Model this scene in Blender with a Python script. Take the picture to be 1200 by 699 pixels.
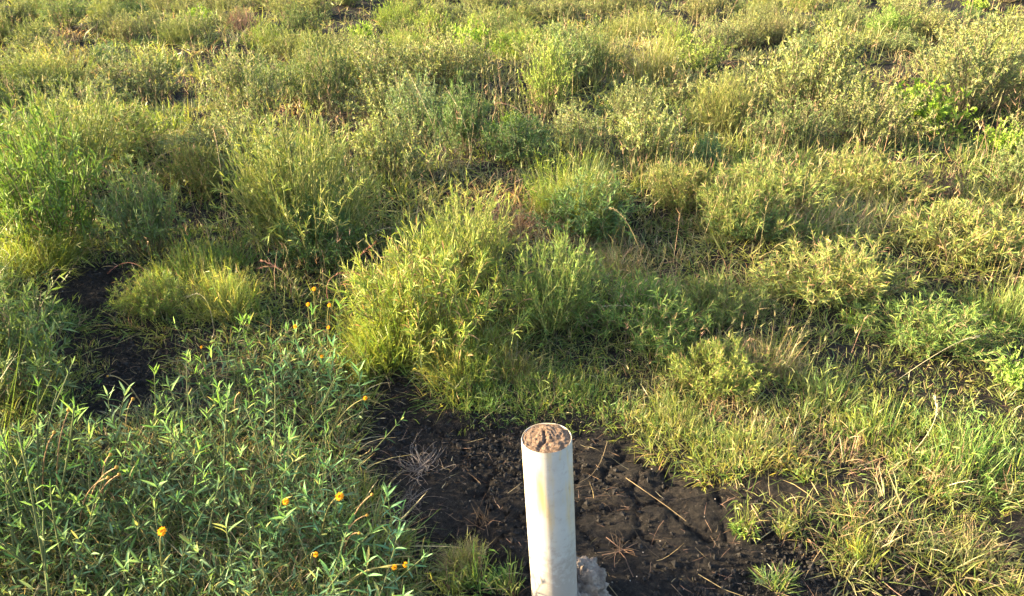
import bpy, math
import numpy as np
from mathutils import Vector, Matrix

for o in list(bpy.data.objects):
    bpy.data.objects.remove(o)
SC = bpy.context.scene
COL = SC.collection
rng = np.random.default_rng(11)

# ------------------------------------------------------------------ camera, sky, sun, exposure
CAM_H, PITCH, FPX, PW, PH = 1.55, math.radians(28.0), 942.0, 1200.0, 699.0
cam_d = bpy.data.cameras.new('camera')
cam_d.sensor_width = 36.0
cam_d.lens = 36.0 * FPX / PW
cam_d.clip_start = 0.05
cam_d.clip_end = 500.0
cam = bpy.data.objects.new('camera', cam_d)
cam.location = (0, 0, CAM_H)
cam.rotation_euler = (math.radians(90) - PITCH, 0, 0)
COL.objects.link(cam)
SC.camera = cam

SUN_EL = math.radians(14.0)
SUN_AZ = (-0.998, 0.06)                      # horizontal direction towards the sun
sv = Vector((SUN_AZ[0] * math.cos(SUN_EL), SUN_AZ[1] * math.cos(SUN_EL), math.sin(SUN_EL))).normalized()
world = bpy.data.worlds.new('World')
SC.world = world
world.use_nodes = True
wn = world.node_tree
sky = wn.nodes.new('ShaderNodeTexSky')
sky.sky_type = 'NISHITA'
sky.sun_disc = False
sky.sun_elevation = SUN_EL
sky.sun_rotation = math.atan2(SUN_AZ[0], SUN_AZ[1])
sky.air_density = 1.0
sky.dust_density = 3.0
wn.nodes['Background'].inputs['Strength'].default_value = 0.11
wn.links.new(sky.outputs[0], wn.nodes['Background'].inputs['Color'])
sun_d = bpy.data.lights.new('sun', 'SUN')
sun_d.energy = 5.0
sun_d.angle = math.radians(0.6)
sun_d.color = (1.0, 0.80, 0.475)
sun = bpy.data.objects.new('sun', sun_d)
sun.rotation_euler = (-sv).to_track_quat('-Z', 'Y').to_euler()
sun.location = sv * 30
COL.objects.link(sun)
SC.view_settings.view_transform = 'Standard'
SC.view_settings.look = 'None'
SC.view_settings.gamma = 1.0
SC.view_settings.exposure = 2.86
SC.render.engine = 'CYCLES'
SC.cycles.use_denoising = True
SC.cycles.max_bounces = 5
SC.cycles.transmission_bounces = 4
SC.cycles.diffuse_bounces = 3
SC.render.filter_size = 1.6

# ------------------------------------------------------------------ pixel <-> place helpers
CP, SP = math.cos(PITCH), math.sin(PITCH)
def ray(px, py):
    x = (px - PW / 2) / FPX
    u = (PH / 2 - py) / FPX
    return np.array([x, CP + u * SP, -SP + u * CP])
def G(px, py, z=0.0):                          # the point at height z that shows at this pixel
    d = ray(px, py)
    t = (z - CAM_H) / d[2]
    return np.array([d[0] * t, d[1] * t, z])
def proj(x, y, z=0.0):                         # place -> pixel (vectorised)
    dz = z - CAM_H
    dep = y * CP - dz * SP
    up = y * SP + dz * CP
    dep = np.maximum(dep, 1e-3)
    return PW / 2 + FPX * x / dep, PH / 2 - FPX * up / dep

# ------------------------------------------------------------------ noise and terrain
def hash2(ix, iy, seed):
    h = (ix.astype(np.int64) * 374761393 + iy.astype(np.int64) * 668265263 + seed * 1442695041) & 0x7fffffff
    h = ((h ^ (h >> 13)) * 1274126177) & 0x7fffffff
    return ((h ^ (h >> 16)) & 0xffffff) / float(0xffffff)
def noise(x, y, f, seed=0):
    x = np.asarray(x, float) * f + 1000.0; y = np.asarray(y, float) * f + 1000.0
    ix, iy = np.floor(x), np.floor(y)
    fx, fy = x - ix, y - iy
    fx = fx * fx * (3 - 2 * fx); fy = fy * fy * (3 - 2 * fy)
    a, b = hash2(ix, iy, seed), hash2(ix + 1, iy, seed)
    c, d = hash2(ix, iy + 1, seed), hash2(ix + 1, iy + 1, seed)
    return (a * (1 - fx) + b * fx) * (1 - fy) + (c * (1 - fx) + d * fx) * fy
def worley(x, y, f, seed=0):
    x = np.asarray(x, float) * f + 500.0; y = np.asarray(y, float) * f + 500.0
    ix, iy = np.floor(x), np.floor(y)
    d1 = np.full(x.shape, 9.0); d2 = np.full(x.shape, 9.0)
    for i in (-1, 0, 1):
        for j in (-1, 0, 1):
            cx = ix + i + hash2(ix + i, iy + j, seed); cy = iy + j + hash2(ix + i, iy + j, seed + 7)
            d = np.hypot(x - cx, y - cy)
            n1 = np.minimum(d1, d); d2 = np.minimum(np.maximum(d1, d), d2); d1 = n1
    return d1, d2
def in_poly(px, py, poly):
    r = np.zeros(np.shape(px), bool)
    n = len(poly); j = n - 1
    for i in range(n):
        xi, yi = poly[i]; xj, yj = poly[j]
        c = ((yi > py) != (yj > py)) & (px < (xj - xi) * (py - yi) / (yj - yi + 1e-9) + xi)
        r ^= c
        j = i
    return r
BARE = [
    [(405, 545), (440, 485), (425, 450), (412, 415), (455, 420), (500, 462), (560, 486), (640, 492), (735, 497),
     (790, 522), (850, 553), (890, 600), (970, 640), (1040, 668), (1200, 680), (1300, 1100), (400, 1100), (440, 740), (480, 690), (455, 610)],
    [(30, 350), (100, 318), (190, 315), (150, 345), (135, 385), (215, 392), (228, 415), (215, 445), (160, 480), (60, 485), (100, 440), (95, 400), (70, 380)],
]
HERB = [(-300, 480), (60, 500), (150, 470), (235, 385), (330, 370), (400, 400), (445, 480), (400, 548), (450, 620), (435, 720), (430, 1100), (-300, 1100)]
SPARSE = [(850, 540), (980, 560), (1200, 600), (1300, 640), (1300, 1100), (850, 1100)]
def bare_at(x, y, jit=1.0):
    px, py = proj(x, y)
    j = 46 * jit
    px = px + (noise(x, y, 9, 3) - .5) * 2 * j; py = py + (noise(x, y, 9, 4) - .5) * 1.4 * j
    m = np.zeros(np.shape(px), bool)
    for p in BARE:
        m |= in_poly(px, py, p)
    return m
def soft_bare(x, y):
    a = np.zeros(np.shape(x))
    for dx, dy in ((0, 0), (.06, 0), (-.06, 0), (0, .06), (0, -.06), (.12, .12), (-.12, -.12), (.12, -.12), (-.12, .12)):
        a += bare_at(x + dx, y + dy, .3)
    return a / 9
def ground_z(x, y, fine=True):
    x = np.asarray(x, float); y = np.asarray(y, float)
    dist = np.clip((y - 1.8) / 2.5, 0, 1)
    z = (noise(x, y, .45, 1) - .5) * .20 * dist + (noise(x, y, 1.7, 2) - .5) * (.03 + .13 * dist)
    if fine:
        b = soft_bare(x, y)
        lump = (noise(x, y, 13, 21) - .5) * .022 + (.35 - worley(x, y, 26, 24)[0]) * .006 * noise(x, y, 4, 27) + (.35 - worley(x, y, 52, 25)[0]) * .008 * noise(x, y, 5, 26) + (noise(x, y, 85, 23) - .5) * .007
        w = np.minimum(noise(x, y, 3, 8) * .06 + .0, .06)
        d1, d2 = worley(x + w, y + (noise(x, y, 11, 9) - .5) * .05, 7.5, 5)
        crack = -np.clip(1 - (d2 - d1) / .10, 0, 1) * .016 * (noise(x, y, 2.2, 6) > .42)
        z = z + lump * (.35 + .65 * b) + crack * b - .035 * b
    return z

# ------------------------------------------------------------------ materials
def mat_base(name):
    m = bpy.data.materials.new(name); m.use_nodes = True
    nt = m.node_tree
    return m, nt, nt.nodes['Principled BSDF'], nt.nodes['Material Output']
def mat_foliage(name, transl=.35, rough=.5, spec=.35, rand=.12):
    m, nt, p, out = mat_base(name)
    at = nt.nodes.new('ShaderNodeAttribute'); at.attribute_name = 'col'
    oi = nt.nodes.new('ShaderNodeObjectInfo')
    mul = nt.nodes.new('ShaderNodeMix'); mul.data_type = 'RGBA'; mul.blend_type = 'MULTIPLY'
    mul.inputs[0].default_value = 1.0
    nt.links.new(at.outputs['Color'], mul.inputs[6]); nt.links.new(oi.outputs['Color'], mul.inputs[7])
    hsv = nt.nodes.new('ShaderNodeHueSaturation')
    mr = nt.nodes.new('ShaderNodeMapRange'); mr.inputs[3].default_value = 1 - rand; mr.inputs[4].default_value = 1 + rand
    nt.links.new(oi.outputs['Random'], mr.inputs[0]); nt.links.new(mr.outputs[0], hsv.inputs['Value'])
    nt.links.new(mul.outputs[2], hsv.inputs['Color'])
    nt.links.new(hsv.outputs[0], p.inputs['Base Color'])
    p.inputs['Roughness'].default_value = rough
    p.inputs['Specular IOR Level'].default_value = spec
    if transl > 0:
        tr = nt.nodes.new('ShaderNodeBsdfTranslucent')
        g = nt.nodes.new('ShaderNodeMix'); g.data_type = 'RGBA'; g.blend_type = 'MULTIPLY'; g.inputs[0].default_value = 1.0
        g.inputs[7].default_value = (1.25, 1.25, .7, 1)
        nt.links.new(hsv.outputs[0], g.inputs[6]); nt.links.new(g.outputs[2], tr.inputs['Color'])
        mx = nt.nodes.new('ShaderNodeMixShader'); mx.inputs[0].default_value = transl
        nt.links.new(p.outputs[0], mx.inputs[1]); nt.links.new(tr.outputs[0], mx.inputs[2])
        nt.links.new(mx.outputs[0], out.inputs[0])
    return m
def ramp(nt, stops):
    r = nt.nodes.new('ShaderNodeValToRGB')
    while len(r.color_ramp.elements) < len(stops):
        r.color_ramp.elements.new(.5)
    for e, (pos, c) in zip(r.color_ramp.elements, stops):
        e.position = pos; e.color = (*c, 1)
    return r
def tex_noise(nt, co, scale, detail=6, rough=.6):
    n = nt.nodes.new('ShaderNodeTexNoise')
    n.inputs['Scale'].default_value = scale; n.inputs['Detail'].default_value = detail; n.inputs['Roughness'].default_value = rough
    nt.links.new(co, n.inputs['Vector'])
    return n
def mat_rough(name, stops, scale, bump_scales, rough=.9, dist=.01):
    m, nt, p, out = mat_base(name)
    tc = nt.nodes.new('ShaderNodeTexCoord')
    n = tex_noise(nt, tc.outputs['Object'], scale)
    r = ramp(nt, stops)
    nt.links.new(n.outputs['Fac'], r.inputs[0]); nt.links.new(r.outputs[0], p.inputs['Base Color'])
    p.inputs['Roughness'].default_value = rough
    p.inputs['Specular IOR Level'].default_value = .25
    prev = None
    for s, st in bump_scales:
        b = nt.nodes.new('ShaderNodeBump'); b.inputs['Strength'].default_value = st; b.inputs['Distance'].default_value = dist
        nn = tex_noise(nt, tc.outputs['Object'], s, 5, .65)
        nt.links.new(nn.outputs['Fac'], b.inputs['Height'])
        if prev: nt.links.new(prev.outputs[0], b.inputs['Normal'])
        prev = b
    nt.links.new(prev.outputs[0], p.inputs['Normal'])
    return m, nt, p, r, tc
M_BLADE = mat_foliage('grass_blade', .40, .45, .4)
M_LEAF = mat_foliage('herb_leaf', .30, .75, .12, .25)
M_SHRUB = mat_foliage('shrub_leaf', .22, .65, .2)
M_DRY = mat_foliage('dry_stalk', .12, .7, .2)
M_PETAL = mat_foliage('petal', .25, .6, .2, .05)

# soil: one sheet; black clay near by, dull green-brown far off where no blade can be told apart
M_SOIL, nt, p, r, tc = mat_rough('black_clay_soil', [(.32, (.010, .0085, .008)), (.48, (.023, .0185, .016)), (.62, (.042, .033, .027)), (.8, (.082, .064, .052))],
                                 70, ((60, .8), (170, 1.0), (420, 1.0)), .9, .03)
geo = nt.nodes.new('ShaderNodeNewGeometry'); sep = nt.nodes.new('ShaderNodeSeparateXYZ')
nt.links.new(geo.outputs['Position'], sep.inputs[0])
mr = nt.nodes.new('ShaderNodeMapRange'); mr.inputs[1].default_value = 14; mr.inputs[2].default_value = 24
nt.links.new(sep.outputs['Y'], mr.inputs[0])
n2 = tex_noise(nt, tc.outputs['Object'], 3, 8, .75)
r2 = ramp(nt, [(.3, (.05, .06, .02)), (.55, (.12, .13, .045)), (.75, (.22, .19, .09))])
nt.links.new(n2.outputs['Fac'], r2.inputs[0])
mx = nt.nodes.new('ShaderNodeMix'); mx.data_type = 'RGBA'
nt.links.new(mr.outputs[0], mx.inputs[0]); nt.links.new(r.outputs[0], mx.inputs[6]); nt.links.new(r2.outputs[0], mx.inputs[7])
# pale dusty specks of their own on the clay
vo = nt.nodes.new('ShaderNodeTexVoronoi'); vo.inputs['Scale'].default_value = 55
nt.links.new(tc.outputs['Object'], vo.inputs['Vector'])
lt = nt.nodes.new('ShaderNodeMath'); lt.operation = 'LESS_THAN'; lt.inputs[1].default_value = .09
nt.links.new(vo.outputs['Distance'], lt.inputs[0])
mx2 = nt.nodes.new('ShaderNodeMix'); mx2.data_type = 'RGBA'
f2 = nt.nodes.new('ShaderNodeMath'); f2.operation = 'MULTIPLY'; f2.inputs[1].default_value = .45
nt.links.new(lt.outputs[0], f2.inputs[0]); nt.links.new(f2.outputs[0], mx2.inputs[0])
nt.links.new(mx.outputs[2], mx2.inputs[6]); mx2.inputs[7].default_value = (.22, .19, .16, 1)
nt.links.new(mx2.outputs[2], p.inputs['Base Color'])

M_CRUMB, *_ = mat_rough('clay_crumb', [(.35, (.010, .009, .009)), (.55, (.022, .019, .018)), (.75, (.055, .046, .04))], 60, ((150, .7), (400, .5)), .9, .004)
M_ROCK, *_ = mat_rough('pale_concrete_lump', [(.3, (.13, .10, .085)), (.5, (.26, .21, .175)), (.75, (.42, .36, .31))], 28, ((30, .9), (110, .8)), .92, .02)
M_FILL, *_ = mat_rough('brown_mortar', [(.30, (.085, .054, .038)), (.5, (.16, .105, .074)), (.72, (.26, .18, .13))], 120, ((140, .9), (420, .9)), .95, .006)
M_STONE, *_ = mat_rough('pale_pebble', [(.3, (.14, .12, .10)), (.7, (.34, .30, .26))], 40, ((200, .4),), .85, .002)

# ------------------------------------------------------------------ mesh helpers (numpy -> mesh)
def quick_mesh(name, V, F, mat, colr=None, smooth=True, mats=None, midx=None):
    """V (n,3), F (m,4) quads or a list of polygon tuples"""
    me = bpy.data.meshes.new(name)
    V = np.asarray(V, np.float32)
    if isinstance(F, np.ndarray):
        k = F.shape[1]
        me.vertices.add(len(V)); me.vertices.foreach_set('co', V.ravel())
        me.loops.add(F.size); me.loops.foreach_set('vertex_index', F.astype(np.int32).ravel())
        me.polygons.add(len(F)); me.polygons.foreach_set('loop_start', np.arange(0, F.size, k, dtype=np.int32))
        try:
            me.polygons.foreach_set('loop_total', np.full(len(F), k, np.int32))
        except Exception:
            pass
        me.update(calc_edges=True)
    else:
        me.from_pydata([tuple(v) for v in V], [], [tuple(f) for f in F])
    me.polygons.foreach_set('use_smooth', np.full(len(me.polygons), smooth, bool))
    if colr is not None:
        a = me.attributes.new('col', 'FLOAT_COLOR', 'POINT')
        c = np.ones((len(V), 4), np.float32); c[:, :3] = colr
        a.data.foreach_set('color', c.ravel())
    me.materials.append(mat)
    me.validate()
    return me
class Soup:
    """collects strips and tubes for one part"""
    def __init__(s): s.V, s.F, s.C, s.n = [], [], [], 0
    def add(s, V, F, C):
        s.V.append(V); s.F.append(F + s.n); s.C.append(np.broadcast_to(C, V.shape)); s.n += len(V)
    def mesh(s, name, mat):
        return quick_mesh(name, np.concatenate(s.V), np.concatenate(s.F), mat, np.concatenate(s.C))
def norm(v): return v / np.maximum(np.linalg.norm(v, axis=-1, keepdims=True), 1e-9)
def blades(soup, root, d, L, W, bend, col, tip, K=3, rg=rng, leaf=False, side=.15, floor=None):
    n = len(root)
    t = np.linspace(0, 1, K + 1)
    d = norm(d)
    lat = norm(np.cross(d, rg.normal(size=(n, 3))))
    drift = norm(np.cross(d, lat)) * (rg.normal(size=(n, 1)) * side)
    P = root[:, None] + d[:, None] * (L[:, None] * t)[..., None]
    P = P + drift[:, None] * (L[:, None] * t ** 2)[..., None]
    hor = d.copy(); hor[:, 2] = 0
    P = P + hor[:, None] * (.4 * bend[:, None] * L[:, None] * t ** 2)[..., None]
    P[..., 2] -= bend[:, None] * L[:, None] * t ** 2 * .8
    if leaf: w = np.sin(np.pi * np.clip(.12 + .88 * t, 0, 1)) ** .8 + .03
    else: w = (1 - t ** 1.8) * .92 + .06
    off = lat[:, None] * (.5 * W[:, None] * w)[..., None]
    V = np.stack([P - off, P + off], 2)
    if floor is not None:
        fz = floor(V[..., 0].ravel(), V[..., 1].ravel()).reshape(V.shape[:-1]) + .004
        V[..., 2] = np.maximum(V[..., 2], fz)
    i = np.arange(n)[:, None] * (2 * (K + 1)) + 2 * np.arange(K)[None]
    F = np.stack([i, i + 1, i + 3, i + 2], -1).reshape(-1, 4)
    tt = (t ** 1.6)[None, :, None, None]
    C = col[:, None, None] * (1 - tt) + tip[:, None, None] * tt
    C = np.broadcast_to(C, V.shape)
    soup.add(V.reshape(-1, 3), F, C.reshape(-1, 3))
def tube(soup, pts, rad, col, sides=5):
    pts = np.asarray(pts, float); n = len(pts)
    rad = np.broadcast_to(rad, (n,))
    tg = norm(np.gradient(pts, axis=0))
    ref = np.array([0, 0, 1.]) if abs(tg[0, 2]) < .8 else np.array([1., 0, 0])
    u = norm(np.cross(tg, ref)); v = np.cross(tg, u)
    a = np.linspace(0, 2 * np.pi, sides, endpoint=False)
    V = pts[:, None] + rad[:, None, None] * (u[:, None] * np.cos(a)[None, :, None] + v[:, None] * np.sin(a)[None, :, None])
    F = []
    for i in range(n - 1):
        for j in range(sides):
            F.append((i * sides + j, i * sides + (j + 1) % sides, (i + 1) * sides + (j + 1) % sides, (i + 1) * sides + j))
    k = (n - 1) * sides
    if sides == 5: F.append((k, k + 1, k + 2, k + 3)); F.append((k, k + 3, k + 4, k + 4)) if False else None
    soup.add(V.reshape(-1, 3), np.array(F), np.asarray(col, float))
def bez(a, b, c, n=8):
    t = np.linspace(0, 1, n)[:, None]
    return (1 - t) ** 2 * a + 2 * t * (1 - t) * b + t * t * c
def pick(pal, n, rg=rng, jit=.18):
    pal = np.asarray(pal, float)
    c = pal[rg.integers(0, len(pal), n)]
    return c * (1 + rg.normal(size=(n, 1)) * jit).clip(.5, 1.6)

# ------------------------------------------------------------------ scene-graph helpers
def obj(name, me, parent=None, **kw):
    o = bpy.data.objects.new(name, me); COL.objects.link(o)
    if parent is not None: o.parent = parent
    for k, v in kw.items(): o[k] = v
    return o
def thing(name, label, cat, loc, group=None):
    o = bpy.data.objects.new(name, None); COL.objects.link(o)
    o.empty_display_size = .05
    o.location = loc; o['label'] = label; o['category'] = cat
    if group: o['group'] = group
    return o

# ================================================================== GROUND
def axis(lo, hi, step, far_lo, far_hi, grow=1.12):
    a = list(np.arange(lo, hi, step)); s = step; v = a[-1]
    while v < far_hi:
        s *= grow; v += s; a.append(v)
    s = step; v = lo; b = []
    while v > far_lo:
        s *= grow; v -= s; b.append(v)
    return np.array(b[::-1] + a)
xs = axis(-1.75, 1.7, .0115, -150, 150); ys = axis(1.2, 3.1, .0115, -60, 220)
X, Y = np.meshgrid(xs, ys)
Z = ground_z(X.ravel(), Y.ravel())
V = np.stack([X.ravel(), Y.ravel(), Z], 1)
nx, ny = len(xs), len(ys)
idx = (np.arange(ny - 1)[:, None] * nx + np.arange(nx - 1)[None]).ravel()
F = np.stack([idx, idx + 1, idx + nx + 1, idx + nx], 1)
obj('ground', quick_mesh('ground', V, F, M_SOIL), kind='structure')

# ================================================================== PIPE MARKER
def mat_pvc():
    m, nt, p, out = mat_base('weathered_pvc')
    tc = nt.nodes.new('ShaderNodeTexCoord')
    n = tex_noise(nt, tc.outputs['Object'], 9, 5, .6)
    r = ramp(nt, [(.3, (.33, .31, .275)), (.5, (.39, .375, .35)), (.75, (.44, .43, .41))])
    nt.links.new(n.outputs['Fac'], r.inputs[0])
    # ochre stain running down the left side
    sep = nt.nodes.new('ShaderNodeSeparateXYZ'); nt.links.new(tc.outputs['Object'], sep.inputs[0])
    mp = nt.nodes.new('ShaderNodeMapping'); mp.inputs['Scale'].default_value = (38, 38, 7)
    nt.links.new(tc.outputs['Object'], mp.inputs['Vector'])
    n2 = tex_noise(nt, mp.outputs[0], 1.0, 4, .55)
    r2 = ramp(nt, [(.44, (0, 0, 0)), (.66, (1, 1, 1))]); nt.links.new(n2.outputs['Fac'], r2.inputs[0])
    hz = nt.nodes.new('ShaderNodeMapRange'); hz.inputs[1].default_value = .20; hz.inputs[2].default_value = .36
    nt.links.new(sep.outputs['Z'], hz.inputs[0])
    mu = nt.nodes.new('ShaderNodeMath'); mu.operation = 'MULTIPLY'
    nt.links.new(r2.outputs[0], mu.inputs[0]); nt.links.new(hz.outputs[0], mu.inputs[1])
    mx = nt.nodes.new('ShaderNodeMix'); mx.data_type = 'RGBA'
    nt.links.new(mu.outputs[0], mx.inputs[0]); nt.links.new(r.outputs[0], mx.inputs[6]); mx.inputs[7].default_value = (.48, .34, .14, 1)
    # soil splashed onto the lower part and grey scuffs
    n3 = tex_noise(nt, tc.outputs['Object'], 60, 8, .7)
    hz2 = nt.nodes.new('ShaderNodeMapRange'); hz2.inputs[1].default_value = 0.02; hz2.inputs[2].default_value = .26; hz2.inputs[3].default_value = .74; hz2.inputs[4].default_value = .30
    nt.links.new(sep.outputs['Z'], hz2.inputs[0])
    ad = nt.nodes.new('ShaderNodeMath'); ad.operation = 'ADD'
    nt.links.new(n3.outputs['Fac'], ad.inputs[0]); nt.links.new(hz2.outputs[0], ad.inputs[1])
    r3 = ramp(nt, [(.80, (0, 0, 0)), (1.0, (1, 1, 1))])
    sb = nt.nodes.new('ShaderNodeMath'); sb.operation = 'MULTIPLY'; sb.inputs[1].default_value = .95
    nt.links.new(ad.outputs[0], sb.inputs[0]); nt.links.new(sb.outputs[0], r3.inputs[0])
    f3 = nt.nodes.new('ShaderNodeMath'); f3.operation = 'MULTIPLY'; f3.inputs[1].default_value = .6
    nt.links.new(r3.outputs[0], f3.inputs[0])
    mx3 = nt.nodes.new('ShaderNodeMix'); mx3.data_type = 'RGBA'
    nt.links.new(f3.outputs[0], mx3.inputs[0]); nt.links.new(mx.outputs[2], mx3.inputs[6]); mx3.inputs[7].default_value = (.22, .18, .15, 1)
    nt.links.new(mx3.outputs[2], p.inputs['Base Color'])
    p.inputs['Roughness'].default_value = .48
    p.inputs['Specular IOR Level'].default_value = .4
    b = nt.nodes.new('ShaderNodeBump'); b.inputs['Strength'].default_value = .15; b.inputs['Distance'].default_value = .003
    nt.links.new(n3.outputs['Fac'], b.inputs['Height']); nt.links.new(b.outputs[0], p.inputs['Normal'])
    return m
M_PVC = mat_pvc()
base = G(650.5, 707)
bz = float(ground_z(base[0:1], base[1:2])[0])
PIPE_H = .485
top = G(640.5, 513, PIPE_H)
top[1] = max(top[1], base[1] - .03)
base[2] = 0
ax = Vector(top - base).normalized()
pipe = thing('marker_pipe', 'upright off-white plastic pipe filled with brown mortar, standing in bare black soil', 'pipe', tuple(base))
pipe.rotation_euler = ax.to_track_quat('Z', 'Y').to_euler()
HL = float(np.linalg.norm(top - base))
RO, RI = .0545, .0523
prof = [(RO, -.08), (RO, .1), (RO, .2), (RO, .3), (RO, .4), (RO, HL - .004), (RO - .0012, HL - .0005), (RI + .0012, HL), (RI, HL - .0015), (RI, HL - .06)]
NS = 64
V, F = [], []
for r_, z_ in prof:
    for k in range(NS):
        a = 2 * math.pi * k / NS
        wob = 1 + .006 * math.sin(2 * a + .7)
        dz = .0005 * math.sin(3 * a + 1) if z_ > HL - .01 else 0
        V.append((r_ * wob * math.cos(a), r_ * wob * math.sin(a), z_ + dz))
for i in range(len(prof) - 1):
    for k in range(NS):
        F.append((i * NS + k, i * NS + (k + 1) % NS, (i + 1) * NS + (k + 1) % NS, (i + 1) * NS + k))
obj('pipe_wall', quick_mesh('pipe_wall', V, np.array(F), M_PVC), pipe)
# lumpy mortar fill, mounded in the middle
V, F = [], []
NR = 30
for i in range(NR + 1):
    rr = RI * 1.004 * i / NR
    for k in range(NS):
        a = 2 * math.pi * k / NS
        x, y = rr * math.cos(a), rr * math.sin(a)
        V.append((x, y, 0))
V = np.array(V)
q = 1 - (np.hypot(V[:, 0], V[:, 1]) / RI).clip(0, 1) ** 3
V[:, 2] = HL - .0025 + q * (.003 + .005 * noise(V[:, 0], V[:, 1], 28, 40)) + (noise(V[:, 0], V[:, 1], 95, 41) - .5) * .0035 + (noise(V[:, 0], V[:, 1], 260, 42) - .5) * .004
V[:, 2] -= .006 * np.exp(-((V[:, 1] + .004 - .006 * np.sin(V[:, 0] * 90)) / .0035) ** 2) * (np.abs(V[:, 0] - .008) < .026)
for i in range(NR):
    for k in range(NS):
        F.append((i * NS + k, (i + 1) * NS + k, (i + 1) * NS + (k + 1) % NS, i * NS + (k + 1) % NS))
obj('mortar_fill', quick_mesh('mortar_fill', V, np.array(F), M_FILL), pipe, label='rough brown mortar filling the mouth of the pipe')

# concrete lump at the foot of the pipe
def lump_mesh(name, size, seed, mat, sub=3, amp=.28, f=2.2):
    import bmesh
    bm = bmesh.new(); bmesh.ops.create_icosphere(bm, subdivisions=sub, radius=1)
    V = np.array([v.co[:] for v in bm.verts])
    r = 1 + amp * 2 * (noise(V[:, 0] * 1.3 + V[:, 2] * .7, V[:, 1] - V[:, 2] * .9, f, seed) - .5) + amp * .7 * (noise(V[:, 0] + V[:, 2], V[:, 1] + V[:, 2] * 1.3, f * 3, seed + 1) - .5) \
        + amp * .35 * (noise(V[:, 0] + V[:, 2], V[:, 1] - V[:, 2], f * 9, seed + 2) - .5) + amp * .16 * (noise(V[:, 0] - V[:, 2], V[:, 1] + V[:, 2], f * 24, seed + 3) - .5)
    for v, k in zip(bm.verts, r): v.co = Vector((v.co.x * size[0], v.co.y * size[1], v.co.z * size[2])) * float(k)
    me = bpy.data.meshes.new(name); bm.to_mesh(me); bm.free()
    me.materials.append(mat)
    me.polygons.foreach_set('use_smooth', np.full(len(me.polygons), sub > 1, bool))
    return me
pr = G(691, 690)
rock = obj('concrete_lump', lump_mesh('concrete_lump', (.058, .07, .075), 3, M_ROCK, 6, .42, 1.9))
rock.location = (pr[0] - .022, pr[1], float(ground_z(pr[0:1], pr[1:2])[0]) + .02)
rock['label'] = 'rough pale grey concrete lump leaning against the foot of the pipe'; rock['category'] = 'rock'

# ================================================================== PALETTES (linear base colours)
YG = [(.212, .242, .052), (.248, .262, .060), (.178, .222, .048), (.285, .28, .082)]          # yellow-green grass
GR = [(.118, .178, .048), (.14, .20, .054), (.102, .158, .043), (.168, .21, .064)]          # fresh green
OL = [(.21, .22, .085), (.24, .235, .10), (.18, .20, .075), (.27, .25, .12)]             # olive
GG = [(.175, .21, .078), (.205, .235, .095), (.15, .19, .07), (.24, .255, .115)]       # grey-green
BG = [(.112, .16, .065), (.135, .18, .08), (.098, .145, .055), (.16, .195, .095)]         # blue-green
LM = [(.22, .285, .055), (.18, .255, .045), (.26, .30, .075)]                            # lime
ST = [(.42, .33, .17), (.36, .27, .13), (.48, .40, .24), (.30, .22, .12)]                # straw
PK = [(.34, .20, .13), (.28, .17, .12), (.40, .26, .17), (.22, .13, .09)]                # pinkish dry
BR = [(.12, .08, .05), (.16, .10, .06), (.09, .06, .04), (.20, .14, .09)]                # dead brown

# ================================================================== PLANT PROTOTYPES (meshes only)
def dome_dirs(n, rg, spread):
    """outward-leaning directions; lean grows with distance from the middle"""
    a = rg.uniform(0, 2 * np.pi, n); r = np.sqrt(rg.uniform(0, 1, n))
    lean = spread * r + rg.normal(size=n) * .16
    d = np.stack([np.cos(a) * np.sin(lean), np.sin(a) * np.sin(lean), np.cos(lean).clip(.05)], 1)
    return a, r, d
PROTO = {}
def proto(kind, parts): PROTO.setdefault(kind, []).append(parts)     # parts: (name, mesh, stuff?)

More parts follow.
